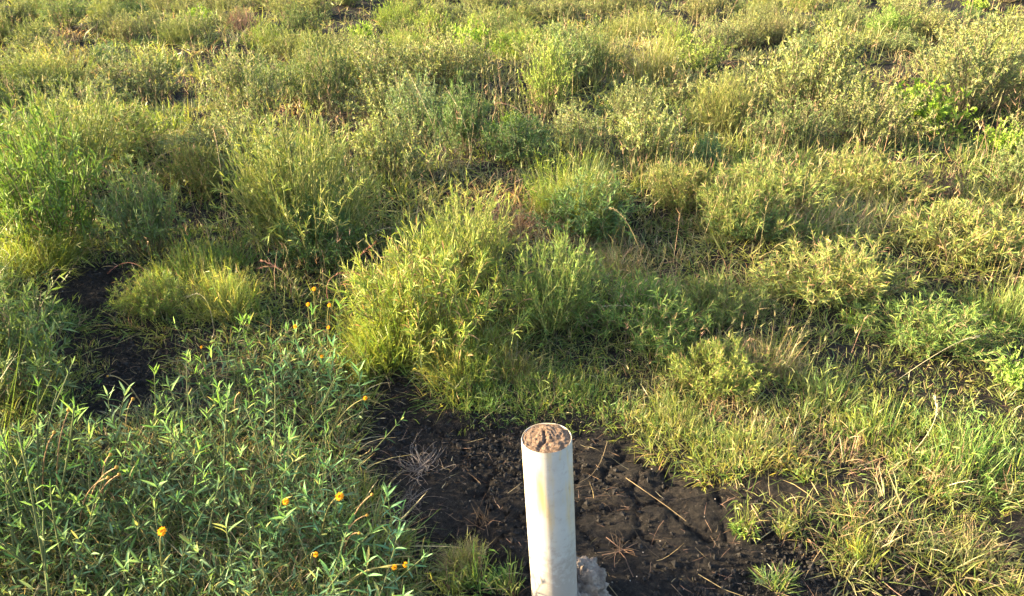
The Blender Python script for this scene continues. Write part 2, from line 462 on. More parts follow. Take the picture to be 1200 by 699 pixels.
def make_tussock(kind, seed, n, H, R, spread, pal, dpal, dryn, wid=.0042, rf=.55, nsub=7, side_n=1.5, side_l=(.12, .34), bmax=.55, jit=.17):
    """several shoots-bundles of different height, lean and hue grown into one uneven tussock"""
    rg = np.random.default_rng(seed)
    sa = rg.uniform(0, 2 * np.pi, nsub); sr = np.sqrt(rg.uniform(0, 1, nsub)); sr[0] = 0
    sc = np.stack([np.cos(sa) * sr * R * rf, np.sin(sa) * sr * R * rf], 1)
    sh = rg.uniform(.55, 1.12, nsub) * (1.05 - .3 * sr); shue = rg.uniform(.78, 1.2, (nsub, 1)) * (1 + rg.normal(size=(nsub, 3)) * np.array([.10, .04, .10]))
    slean = np.stack([np.cos(sa) * sr, np.sin(sa) * sr], 1) * spread * .62 + rg.normal(size=(nsub, 2)) * .12
    def grow(n, lenf, extra):
        g = rg.integers(0, nsub, n)
        a = rg.uniform(0, 2 * np.pi, n); r = np.sqrt(rg.uniform(0, 1, n))
        root = np.zeros((n, 3)); root[:, 2] = -.02
        root[:, :2] = sc[g] + np.stack([np.cos(a), np.sin(a)], 1) * (r * R * rf * .45)[:, None]
        h = slean[g] + np.stack([np.cos(a), np.sin(a)], 1) * (r * spread * .55)[:, None] + rg.normal(size=(n, 2)) * (jit + extra)
        m = np.linalg.norm(h, axis=1); m2 = np.minimum(m, 1.45)
        d = np.stack([h[:, 0] / m * np.sin(m2), h[:, 1] / m * np.sin(m2), np.cos(m2)], 1)
        L = H * sh[g] * rg.uniform(.4, 1.12, n) * lenf
        return g, root, d, L, m2 / 1.45
    g, root, d, L, r = grow(n, 1.0, 0)
    s = Soup()
    c = pick(pal, n, rg) * shue[g]; tp = c * rg.uniform(.95, 1.25, (n, 1)); m = rg.random(n) < .07
    tp[m] = pick(ST, m.sum(), rg) * .9
    bend = rg.uniform(.03, bmax, n) * (.5 + r * .5)
    blades(s, root, d, L, rg.uniform(.6, 1.3, n) * wid, bend, c, tp, 4, rg, side=.2)
    k = int(n * side_n)
    i = rg.integers(0, n, k); t = rg.uniform(.25, .92, k)
    p0 = root[i] + d[i] * (L[i] * t)[:, None]; p0[:, 2] -= .8 * bend[i] * L[i] * t ** 2
    dd = norm(d[i] + rg.normal(size=(k, 3)) * .6)
    cc = c[i] * rg.uniform(.8, 1.25, (k, 1))
    blades(s, p0, dd, H * rg.uniform(*side_l, k), wid * rg.uniform(.8, 1.5, k), rg.uniform(.1, .6, k), cc, cc * 1.1, 2, rg)
    parts = [('green_blades', s.mesh('tussock_blades', M_BLADE), True)]
    if dryn:
        s = Soup()
        g, root, d, L, r = grow(dryn, 1.0, .2)
        c = pick(dpal, dryn, rg)
        blades(s, root, d, L, wid * rg.uniform(.5, 1.0, dryn), rg.uniform(.1, .9, dryn), c, c * 1.1, 4, rg, side=.35)
        parts.append(('dry_blades', s.mesh('tussock_dry_blades', M_DRY), True))
    proto(kind, parts)

for sd in range(2):   # tall fine tussock
    make_tussock('tall', 100 + sd, 1000, .50, .38, .80, YG + GR[1:] + OL[:1], ST + PK[:1], 200, .0027, .66, 13, 4.6, (.05, .15), .28)
for sd in range(2):   # arching yellow-green clump
    make_tussock('clump', 120 + sd, 1100, .30, .28, 1.05, YG + YG + GR[:2], ST + PK[:2] + BR[:2], 330, .0033, .85, 12, 2.2, (.10, .28))
for sd in range(4):   # low turf mound
    make_tussock('turf', 140 + sd, 1300, .17, .34, 1.25, YG[:2] + GR + OL[:2], ST + PK + BR, 460, .0034, .95, 16, 1.5, (.15, .4), .8, .42)
for sd in range(3):   # dry tan tuft
    make_tussock('dry', 160 + sd, 300, .22, .20, .95, OL + YG[:1], ST + ST + PK + BR[:1], 560, .0034, .7, 6)

for sd in range(4):   # small single tuft
    make_tussock('tuft', 180 + sd, 90, .13, .09, 1.0, YG + GR + OL[:2], ST + PK + BR, 34, .0040, .7, 3)
for sd in range(3):   # coarser-bladed grass of the far field
    make_tussock('tall_far', 190 + sd, 560, .50, .38, .80, YG + OL + GG[:2], ST + PK[:2], 130, .0055, .70, 11, 3.4, (.06, .16))
    make_tussock('clump_far', 195 + sd, 520, .30, .28, 1.05, YG + OL + GR[1:3], ST + PK[:1], 110, .0062, .85, 9, 2.4, (.10, .25))

def make_shrub(kind, seed, nst, H, R, nleaf, ll, lw, pal, tippal, up=.5, stemc=(.16, .13, .08), twig=None, droop=.2):
    rg = np.random.default_rng(seed)
    S, Lf = Soup(), Soup()
    twigs = []
    for i in range(nst):
        a = rg.uniform(0, 2 * np.pi); rr = math.sqrt(rg.uniform(0, 1))
        lob = 1 + .22 * math.sin(2 * a + seed) + .16 * math.sin(5 * a + 2 * seed)
        end = np.array([math.cos(a) * rr * R * lob, math.sin(a) * rr * R * lob, H * (1 - .42 * rr ** 2) * rg.uniform(.68, 1.1)])
        p0 = np.array([math.cos(a) * rr * R * .2, math.sin(a) * rr * R * .2, -.03])
        mid = p0 * .4 + end * .6 + np.array([0, 0, -.10 * H]) + rg.normal(size=3) * .03 * H; mid[2] = max(mid[2], .03)
        c = bez(p0, mid, end, 7)
        tube(S, c, np.linspace(.0035, .0012, 7) * (H / .4) ** .5, np.array(stemc) * rg.uniform(.7, 1.3), 4)
        twigs.append(c)
        for j in range(4):
            t = rg.integers(2, 6)
            q = c[t]; dv = norm(rg.normal(size=3) * .6 + norm(end - p0) + np.array([0, 0, .35])) * H * rg.uniform(.2, .42)
            c2 = bez(q, q + dv * .5 + rg.normal(size=3) * .01, q + dv, 5)
            tube(S, c2, np.linspace(.0018, .0008, 5), np.array(stemc) * rg.uniform(.8, 1.3), 3)
            twigs.append(c2)
    if nleaf:
        ti = rg.integers(0, len(twigs), nleaf)
        t = rg.uniform(.22, 1, nleaf) ** .8
        P = np.empty((nleaf, 3)); D = np.empty((nleaf, 3))
        for k in range(nleaf):
            c = twigs[ti[k]]; u = t[k] * (len(c) - 1); i0 = min(int(u), len(c) - 2)
            P[k] = c[i0] + (c[i0 + 1] - c[i0]) * (u - i0); D[k] = c[i0 + 1] - c[i0]
        D = norm(norm(D) * up + rg.normal(size=(nleaf, 3)) * .55 + np.array([0, 0, .25]))
        P[:, 2] = np.maximum(P[:, 2], .0)
        c = pick(pal, nleaf, rg)
        hi = t > .8; c[hi] = pick(tippal, hi.sum(), rg)
        blades(Lf, P, D, ll * rg.uniform(.6, 1.3, nleaf), lw * rg.uniform(.7, 1.25, nleaf), rg.uniform(-.1, droop * 2, nleaf), c, c * 1.08, 2, rg, leaf=True)
    parts = []
    if nleaf: parts.append(('foliage', Lf.mesh(kind + '_foliage', M_SHRUB), True))
    parts.append(('stems', S.mesh(kind + '_stems', M_DRY), True))
    proto(kind, parts)
for sd in range(4):
    make_shrub('shrub', 200 + sd, 60, .42, .34, 5400, .028, .0075, GG + BG[:2] + OL[:2] + GR[:2], GG + OL + YG)
for sd in range(4):
    make_shrub('shrub_far', 210 + sd, 70, .40, .36, 7600, .022, .0064, GG + OL + BG[:2] + GR[:2], GG + OL + YG + YG[1:2])
for sd in range(3):
    make_shrub('leafy', 220 + sd, 34, .32, .28, 1300, .042, .016, LM + GR[1:2], LM, .35)
for sd in range(3):
    make_shrub('feather', 240 + sd, 60, .36, .32, 4600, .040, .0056, BG + GR[:2], GR + BG, .6)
for sd in range(2):   # dome of stiff culms with short leaves
    make_shrub('dome', 280 + sd, 120, .50, .42, 8500, .038, .0042, YG + GR + GR + OL[:2], YG + YG[:3] + GR + OL[:1], 1.3, (.22, .22, .08))
for sd in range(3):   # low fuzzy mound of short-leaved grass
    make_shrub('mound', 290 + sd, 84, .24, .36, 6800, .042, .0034, YG + GR + GR + OL[:1], YG[:3] + GR + OL[:1] + PK[:1], .9, (.20, .16, .08), droop=.35)
for sd in range(2):
    make_shrub('twiggy', 260 + sd, 60, .22, .22, 260, .03, .004, PK, PK, .6, (.20, .13, .10))

# herb with lance leaves: each leaf is an object of its own
def leaf_mesh(seed, K=5):
    rg = np.random.default_rng(seed)
    t = np.linspace(0, 1, K + 1)
    w = np.sin(np.pi * (.10 + .90 * t)) ** .85 * .5; w[-1] = .02; w[0] = .12
    z = -.18 * t ** 2 * rg.uniform(.2, 1.6) + .05 * np.sin(t * 5) * rg.uniform(-.5, .5)
    y = rg.uniform(-.08, .08) * t ** 2
    V = []
    for k in range(K + 1):
        f = .30 * w[k] * .16
        V += [(t[k], y[k] - w[k] * .155, z[k] + f), (t[k], y[k], z[k]), (t[k], y[k] + w[k] * .155, z[k] + f)]
    F = []
    for k in range(K):
        i = 3 * k
        F += [(i, i + 1, i + 4, i + 3), (i + 1, i + 2, i + 5, i + 4)]
    V = np.array(V)
    c = (np.array(BG[seed % 4]) * .7 + np.array(GR[seed % 4]) * .3) * np.array([.86, 1.0, 1.12])
    C = np.tile(c, (len(V), 1)); C[1::3] = c * 1.35 + .02        # paler midrib
    return quick_mesh('lance_leaf', V, np.array(F), M_LEAF, C)
LEAVES = [leaf_mesh(s) for s in range(8)]
def dirquat(d, roll=0.0):
    d = Vector(d).normalized()
    x = d; z = Vector((0, 0, 1)); y = z.cross(x)
    if y.length < 1e-3: y = Vector((0, 1, 0))
    y.normalize(); z = x.cross(y)
    m = Matrix((x, y, z)).transposed()
    return (m.to_4x4() @ Matrix.Rotation(roll, 4, 'X')).to_quaternion()
STEMPROTO = []
def stem_proto(seed, n_nodes, H, lean, ll):
    """one leafy shoot: (stem mesh, list of (leaf index, location, quaternion, scale, fresh))"""
    rg = np.random.default_rng(seed)
    a = rg.uniform(0, 2 * math.pi)
    end = np.array([math.cos(a) * lean, math.sin(a) * lean, H])
    c = bez(np.zeros(3) + (0, 0, -.03), np.array([end[0] * .3, end[1] * .3, H * .55]), end, 10)
    s = Soup(); tube(s, c, np.linspace(.0026, .0012, 10), (.13, .15, .07), 5)
    leaves = []
    ph = rg.uniform(0, 6.28)
    for k in range(n_nodes):
        t = .25 + .75 * (k + .5) / n_nodes
        u = t * 9; i0 = min(int(u), 8); q = c[i0] + (c[i0 + 1] - c[i0]) * (u - i0)
        tg = norm(c[i0 + 1] - c[i0])
        for side in (0, 1):
            az = ph + k * 1.4 + side * math.pi + rg.normal() * .25
            el = .15 + .95 * t ** 3 + rg.normal() * .18
            d = np.array([math.cos(az) * math.cos(el), math.sin(az) * math.cos(el), math.sin(el)]) + tg * .25
            leaves.append((int(rg.integers(0, 8)), q, dirquat(d, rg.normal() * .4), ll * rg.uniform(.5, 1.3) * (1 - .35 * abs(t - .6)), t))
    for k in range(3):     # upright tip leaves
        az = ph + k * 2.1; el = 1.0 + rg.normal() * .15
        d = (math.cos(az) * math.cos(el), math.sin(az) * math.cos(el), math.sin(el))
        leaves.append((int(rg.integers(0, 8)), c[-1], dirquat(d, rg.normal() * .3), ll * rg.uniform(.6, .9), 1.0))
    return s.mesh('shoot_stem', M_LEAF), leaves
for sd in range(8):
    STEMPROTO.append(stem_proto(300 + sd, 5 + sd % 3, .24 + .04 * (sd % 4), .04 + .02 * (sd % 3), .048 + .008 * (sd % 3)))
def joined_shoot(sp):
    """the same shoot with its leaves in one mesh, for plants too far back to pick the leaves apart"""
    s = Soup()
    for li, loc, q, sc, t in sp[1]:
        me = LEAVES[li]
        V = np.empty(len(me.vertices) * 3, np.float32); me.vertices.foreach_get('co', V); V = V.reshape(-1, 3)
        Cc = np.empty(len(me.vertices) * 4, np.float32); me.attributes['col'].data.foreach_get('color', Cc); Cc = Cc.reshape(-1, 4)[:, :3]
        R = np.array(q.to_matrix())
        K = (len(V) // 3) - 1
        Fq = np.array([f for k in range(K) for f in ((3*k, 3*k+1, 3*k+4, 3*k+3), (3*k+1, 3*k+2, 3*k+5, 3*k+4))])
        s.add((V * sc) @ R.T + loc, Fq, Cc * (1 + .5 * (t > .85)))
    return s.mesh('shoot_leaves', M_LEAF)
JOINED = [joined_shoot(sp) for sp in STEMPROTO]

# ================================================================== PLACING THE PLANTS
NATURAL = {'tall': (.36, .47), 'clump': (.28, .26), 'turf': (.33, .14), 'dry': (.18, .20), 'shrub': (.38, .42), 'leafy': (.30, .36), 'feather': (.38, .42), 'twiggy': (.24, .24), 'tuft': (.11, .12), 'dome': (.50, .52), 'mound': (.32, .27)}
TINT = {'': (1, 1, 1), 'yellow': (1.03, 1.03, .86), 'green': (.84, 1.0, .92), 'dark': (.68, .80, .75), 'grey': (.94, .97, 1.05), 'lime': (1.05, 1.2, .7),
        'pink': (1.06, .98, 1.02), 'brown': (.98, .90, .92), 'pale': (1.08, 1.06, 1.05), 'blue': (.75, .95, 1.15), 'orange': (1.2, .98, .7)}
CATS = {'mound': ('grass_mound', 'grass'), 'dome': ('grass_tussock', 'grass'), 'tuft': ('grass_tuft', 'grass'), 'tall': ('grass_tussock', 'grass'), 'clump': ('grass_clump', 'grass'), 'turf': ('turf_mound', 'grass'), 'dry': ('dry_grass_tuft', 'dry grass'),
        'shrub': ('low_shrub', 'shrub'), 'leafy': ('broadleaf_bush', 'bush'), 'feather': ('feathery_shrub', 'shrub'), 'twiggy': ('twiggy_clump', 'dead plant')}
FOOT = []                                   # footprints (x, y, r) so that filler stays low there
counter = {}
def put(kind, cx, ytop, ybot, wpx, tint, label, group=None, rg=np.random.default_rng(5)):
    f = G(cx, ybot)
    dep = f[1] * CP + CAM_H * SP
    r = .5 * wpx * dep / FPX
    y = f[1] + .75 * r
    x = f[0] * y / f[1]
    d = ray(cx, ytop)
    h = CAM_H + d[2] / d[1] * (y + .25 * r)
    h *= {'tall': 1.3, 'shrub': 1.3, 'feather': 1.25, 'leafy': 1.25, 'dome': 1.04, 'mound': .92}.get(kind, 1.0) if y > 2.5 else 1.0
    h = float(np.clip(h, .07, .74))
    if kind in ('clump', 'turf') and r < .11: kind = 'tuft'
    nr, nh = NATURAL[kind]
    sxy = float(np.clip(r * 1.08 / nr, .25, 2.2)); sz = float(np.clip(h * 1.0 / nh, .3, 1.9))
    z = float(ground_z(np.array([x]), np.array([y]), False)[0])
    name, cat = CATS[kind]
    t = thing(name, label, cat, (x, y, z - .012), group or {'grass': 'grass tussocks and mounds', 'dry grass': 'dry grass tufts', 'shrub': 'low shrubs of the field', 'bush': 'broadleaf bushes', 'dead plant': 'dead twiggy clumps'}[cat])
    t.rotation_euler = (0, 0, rg.uniform(0, 6.28)); t.scale = (sxy, sxy, sz)
    vs = PROTO[kind + '_far' if y > 4.6 and kind + '_far' in PROTO else kind]; k = counter.get(kind, 0); counter[kind] = k + 1
    tc_ = TINT[tint]
    for pn, me, stuff in vs[k % len(vs)]:
        o = obj(pn, me, t)
        if stuff: o['kind'] = 'stuff'
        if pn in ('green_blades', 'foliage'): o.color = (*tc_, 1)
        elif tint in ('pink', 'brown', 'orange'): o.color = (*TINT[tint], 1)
    FOOT.append((x, y, r))
    return t

P = [
 # ---- left middle: the big bushes and clumps
 ('feather', 70, 145, 318, 175, 'lime', 'big leafy green bush at the left edge, above the left bare soil patch'),
 ('dome', 92, 112, 262, 180, '', 'tall yellow-green grass rising out of the big leafy bush at the left edge'),
 ('clump', 45, 252, 335, 100, 'yellow', 'bright yellow-green arching grass clump at the foot of the big left bush'),
 ('feather', 178, 205, 318, 120, '', 'shaded blue-green feathery shrub between the left leafy bush and the large round tussock'),
 ('dome', 366, 128, 318, 225, '', 'large round fan-shaped grass tussock left of centre, lit yellow-green'),
 ('feather', 378, 235, 322, 120, 'green', 'dark green leafy growth at the foot of the large round tussock'),
 ('mound', 185, 315, 383, 78, 'yellow', 'small yellow grass clump on the right rim of the left bare patch'),
 ('clump', 272, 292, 372, 80, '', 'spiky green and yellow grass clump below the large round tussock'),
 ('turf', 232, 270, 345, 110, 'green', 'low shaded grass mound behind the small yellow clump on the left'),
 ('turf', 40, 345, 405, 110, 'green', 'low green grass mound left of the left bare soil patch'),
 ('turf', 40, 425, 490, 110, 'grey', 'dull grey-green grass mound at the left edge below the bare patch'),
 ('leafy', 55, 380, 440, 46, 'pale', 'small pale crinkled-leaf plant at the edge of the left bare patch'),
 # ---- centre
 ('mound', 510, 252, 428, 200, 'yellow', 'big glowing yellow-green grass mound in the middle, behind the bare soil'),
 ('clump', 468, 305, 432, 110, 'yellow', 'bright fresh grass blades on the front left of the glowing middle mound'),
 ('clump', 560, 330, 440, 120, '', 'fresh green grass blades on the front right of the glowing middle mound'),
 ('dome', 548, 222, 370, 165, 'yellow', 'tall upright yellow grass rising behind the glowing middle mound'),
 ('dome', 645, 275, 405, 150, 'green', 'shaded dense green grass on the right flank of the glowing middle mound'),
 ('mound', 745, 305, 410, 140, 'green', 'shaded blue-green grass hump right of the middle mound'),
 ('dry', 598, 375, 450, 80, 'pink', 'dry pinkish-brown grass tuft in front of the middle mound'),
 ('turf', 555, 395, 468, 120, 'green', 'short fresh green grass fringe at the front of the middle mound'),
 ('turf', 640, 405, 470, 110, 'green', 'short shaded grass fringe right behind the pipe top'),
 ('turf', 700, 425, 482, 90, 'green', 'short green grass patch behind and right of the pipe top'),
 ('dry', 470, 262, 345, 70, 'pink', 'reddish dry tips on the upper left flank of the glowing middle mound'),
 ('clump', 432, 385, 445, 60, 'yellow', 'small yellow grass tuft on the left end of the central bare soil'),
 ('dry', 715, 255, 320, 60, 'pink', 'dry purplish-brown tuft in the shaded grass right of centre'),
 ('tuft', 600, 630, 700, 62, 'green', 'green grass tuft touching the left side of the pipe foot'),
 ('tuft', 562, 608, 690, 70, 'green', 'taller green tuft left of the one touching the pipe'),
 ('tuft', 532, 640, 705, 66, '', 'low thin tuft at the left of the grass beside the pipe'),
 ('dry', 548, 618, 672, 60, '', 'tangle of dead grey grass in the clump left of the pipe foot'),
 # ---- right foreground turf
 ('mound', 835, 390, 472, 110, 'yellow', 'yellow-green grass tuft on the right rim of the central bare soil'),
 ('dry', 900, 368, 445, 70, 'pink', 'dry tan brush-like tuft standing in the right-hand turf'),
 ('turf', 960, 420, 500, 130, '', 'green turf mound right of the dry tan brush-like tuft'),
 ('turf', 790, 455, 520, 100, '', 'low yellow-green turf lobe above the right rim of the bare soil'),
 ('turf', 870, 485, 560, 120, '', 'turf lobe with fresh green shoots beside the bare soil, right of the pipe'),
 ('turf', 1040, 455, 550, 150, 'yellow', 'broad sunlit turf mound in the right foreground'),
 ('turf', 1130, 470, 580, 150, 'green', 'coarse bright green turf mound at the right foreground edge'),
 ('turf', 960, 530, 590, 90, 'yellow', 'straggly yellow turf lobe creeping onto the lower right soil'),
 ('turf', 1100, 560, 625, 130, 'yellow', 'thin yellow-green turf above the lower right soil'),
 ('clump', 872, 565, 622, 46, 'yellow', 'isolated small grass tuft on the bare soil right of the pipe'),
 ('clump', 915, 585, 635, 48, '', 'isolated thin grass tuft right of the small tuft on the soil'),
 ('clump', 910, 655, 700, 60, 'green', 'small green grass shoots at the lower edge, right of the pipe'),
 ('clump', 1015, 600, 668, 50, 'yellow', 'upright thin yellow tuft in the lower right soil'),
 ('dry', 1140, 610, 672, 90, 'pink', 'dry pinkish turf clump in the lower right corner'),
 ('clump', 1190, 662, 705, 60, 'yellow', 'yellow grass tuft in the bottom right corner'),
 ('leafy', 1188, 398, 455, 44, 'green', 'bright green long-leaved plant at the right edge'),
 ('tuft', 992, 338, 385, 40, 'lime', 'small lime grass sprout in the turf below the dry mound'),
 ('mound', 1085, 332, 420, 140, 'green', 'fresh green coarse grass below the orange-tinged mound on the right'),
 ('mound', 970, 270, 368, 165, 'pink', 'brownish dry-topped grass mound right of centre'),
 ('mound', 1125, 222, 315, 160, 'pink', 'orange-tinged yellow-green grass mound near the right edge'),
 ('feather', 868, 250, 300, 80, 'green', 'small dark green tuft left of the brownish dry-topped mound'),
 ('mound', 832, 312, 388, 110, '', 'mixed green and straw grass tuft left of the brownish mound'),
 ('turf', 1180, 300, 390, 100, 'green', 'shaded green turf at the right edge below the orange-tinged mound'),
 # ---- middle distance, left to right
 ('shrub', 112, 92, 150, 110, 'grey', 'pale grey-leaved shrub above the big leafy bush on the left'),
 ('shrub', 45, 78, 138, 100, 'dark', 'dark grey-green shrub at the left, behind the pale grey-leaved one'),
 ('clump', 198, 94, 165, 75, 'lime', 'vivid yellow-lime grass clump with orange tips in the upper left'),
 ('shrub', 292, 70, 158, 100, 'grey', 'large grey-green shrub with a dark shaded side behind the round tussock'),
 ('mound', 235, 160, 235, 80, 'brown', 'dull brown-green grass in the hollow left of the large round tussock'),
 ('shrub', 450, 60, 128, 115, 'grey', 'wide grey-green shrub behind and right of the large round tussock'),
 ('shrub', 490, 108, 180, 80, 'blue', 'bluish-grey shrub between the round tussock and the dark hollow'),
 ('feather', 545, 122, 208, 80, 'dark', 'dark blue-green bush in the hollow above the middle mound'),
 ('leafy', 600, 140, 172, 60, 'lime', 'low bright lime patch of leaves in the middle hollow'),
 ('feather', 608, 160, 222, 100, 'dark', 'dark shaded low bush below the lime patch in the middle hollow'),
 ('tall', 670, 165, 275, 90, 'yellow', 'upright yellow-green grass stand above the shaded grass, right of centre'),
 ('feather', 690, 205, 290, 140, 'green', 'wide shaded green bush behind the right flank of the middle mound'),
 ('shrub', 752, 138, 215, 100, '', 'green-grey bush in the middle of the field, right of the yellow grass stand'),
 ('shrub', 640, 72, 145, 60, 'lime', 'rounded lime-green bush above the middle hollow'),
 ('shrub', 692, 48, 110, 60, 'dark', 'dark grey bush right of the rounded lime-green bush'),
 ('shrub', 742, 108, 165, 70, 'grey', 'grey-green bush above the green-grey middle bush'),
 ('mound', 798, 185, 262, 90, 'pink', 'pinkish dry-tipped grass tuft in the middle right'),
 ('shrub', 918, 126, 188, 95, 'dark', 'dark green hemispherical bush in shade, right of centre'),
 ('shrub', 940, 32, 148, 135, '', 'largest grey-green shrub of the upper right, dark on its right side'),
 ('leafy', 1078, 92, 160, 90, 'lime', 'lime broadleaf bush in front of the big shrub at the upper right'),
 ('shrub', 1130, 50, 148, 140, 'grey', 'big grey-green shrub near the right edge, behind the lime bush'),
 ('twiggy', 1096, 184, 235, 60, 'brown', 'dead reddish-brown twiggy clump on the right'),
 ('dry', 1140, 190, 245, 70, '', 'straw-coloured dry tuft right of the dead twiggy clump'),
 ('mound', 1012, 168, 243, 110, 'pink', 'pinkish grass mound left of the dead twiggy clump'),
 ('mound', 905, 190, 268, 120, '', 'yellow-green grass mound below the dark hemispherical bush'),
 ('feather', 825, 164, 215, 50, 'blue', 'small blue-green bush left of the dark hemispherical bush'),
 ('leafy', 1172, 150, 190, 50, 'lime', 'small lime leaf patch near the right edge below the big shrub'),
 ('shrub', 1185, 175, 240, 60, 'dark', 'dark shaded bush at the right edge'),
 ('dome', 845, 88, 172, 90, 'pink', 'pale pinkish grass stand left of the largest upper-right shrub'),
 ('mound', 862, 212, 296, 100, '', 'straw-flecked grass above the small dark green tuft'),
 # ---- far band
 ('shrub', 82, 12, 48, 70, 'green', 'green bush with a dark foot in the upper left corner area'),
 ('shrub', 22, 4, 34, 55, '', 'olive bush in the extreme upper left corner'),
 ('feather', 158, -4, 22, 50, 'dark', 'dark bush on the top edge, left'),
 ('leafy', 234, 8, 32, 38, 'lime', 'far lime bush near the top edge, left of the brownish bush'),
 ('twiggy', 286, 6, 40, 42, 'brown', 'far brownish dark bush near the top edge'),
 ('shrub', 352, 6, 40, 56, 'dark', 'far dark green bush near the top edge, right of the brownish bush'),
 ('tall', 75, 36, 85, 95, 'pink', 'far mass of pinkish dry grass in the upper left'),
 ('feather', 133, 48, 75, 45, 'blue', 'small blue-green tuft beside the pinkish dry grass, upper left'),
 ('clump', 190, 38, 80, 70, 'yellow', 'far yellow-green grass clump above the vivid lime clump'),
 ('feather', 308, 50, 90, 24, 'dark', 'slim dark sapling-like plant above the large grey-green shrub'),
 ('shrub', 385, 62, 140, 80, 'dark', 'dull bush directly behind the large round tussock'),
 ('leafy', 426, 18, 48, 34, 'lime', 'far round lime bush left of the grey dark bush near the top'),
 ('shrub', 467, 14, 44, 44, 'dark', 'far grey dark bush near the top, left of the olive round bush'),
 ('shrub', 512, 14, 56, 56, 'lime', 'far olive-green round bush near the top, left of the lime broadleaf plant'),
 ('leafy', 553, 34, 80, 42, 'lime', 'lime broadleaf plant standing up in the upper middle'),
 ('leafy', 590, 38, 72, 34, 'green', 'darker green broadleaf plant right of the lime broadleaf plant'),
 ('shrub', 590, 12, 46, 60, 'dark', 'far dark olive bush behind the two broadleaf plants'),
 ('tall', 765, 40, 105, 70, 'pink', 'far pinkish dry grass stand right of the dark grey bush'),
 ('shrub', 838, 22, 60, 60, 'grey', 'far grey-green bush left of the largest upper-right shrub'),
 ('shrub', 872, -2, 20, 40, 'dark', 'far dark bush on the top edge, right of centre'),
 ('shrub', 985, 14, 44, 44, 'dark', 'far dark-footed bush above the largest upper-right shrub'),
 ('shrub', 1062, 4, 38, 60, 'grey', 'far grey bush near the top, left of the little dark round bush'),
 ('feather', 1135, 14, 32, 28, 'dark', 'little dark round bush near the top right'),
 ('leafy', 1142, -2, 18, 34, 'lime', 'far lime tuft on the top edge at the right'),
 ('tall', 1180, 28, 75, 60, 'yellow', 'far yellow grass stand at the right edge'),
 ('clump', 1010, 60, 110, 70, 'yellow', 'far yellow-olive grass between the two large upper-right shrubs'),
 ('tall', 680, 8, 45, 80, 'yellow', 'far pale yellow grass along the top, middle'),
 ('tall', 760, -2, 32, 70, '', 'far olive grass stand on the top edge, right of middle'),
]
for row in P: put(*row)

# plants added beyond the left edge to throw shade onto the herb thicket
for kind, x_, y_, h_, tn_, lb_ in (('tall', -1.62, 1.75, .55, '', 'tall grass tussock added just outside the frame for shade, left of the corner herbs'),
                                 ('feather', -1.75, 2.25, .50, '', 'leafy bush added just outside the frame for shade, left of the dull grassy herb'),
                                 ('tall', -2.15, 2.75, .50, '', 'tall grass tussock added outside the frame for shade, left of the low green mound')):
    t = thing(CATS[kind][0], lb_, CATS[kind][1], (x_, y_, float(ground_z(np.array([x_]), np.array([y_]), False)[0]) - .012), 'added shade-casting plants beyond the left edge')
    t.scale = (.9, .9, h_ / NATURAL[kind][1])
    for pn, me, stuff in PROTO[kind][1]: obj(pn, me, t, kind='stuff')

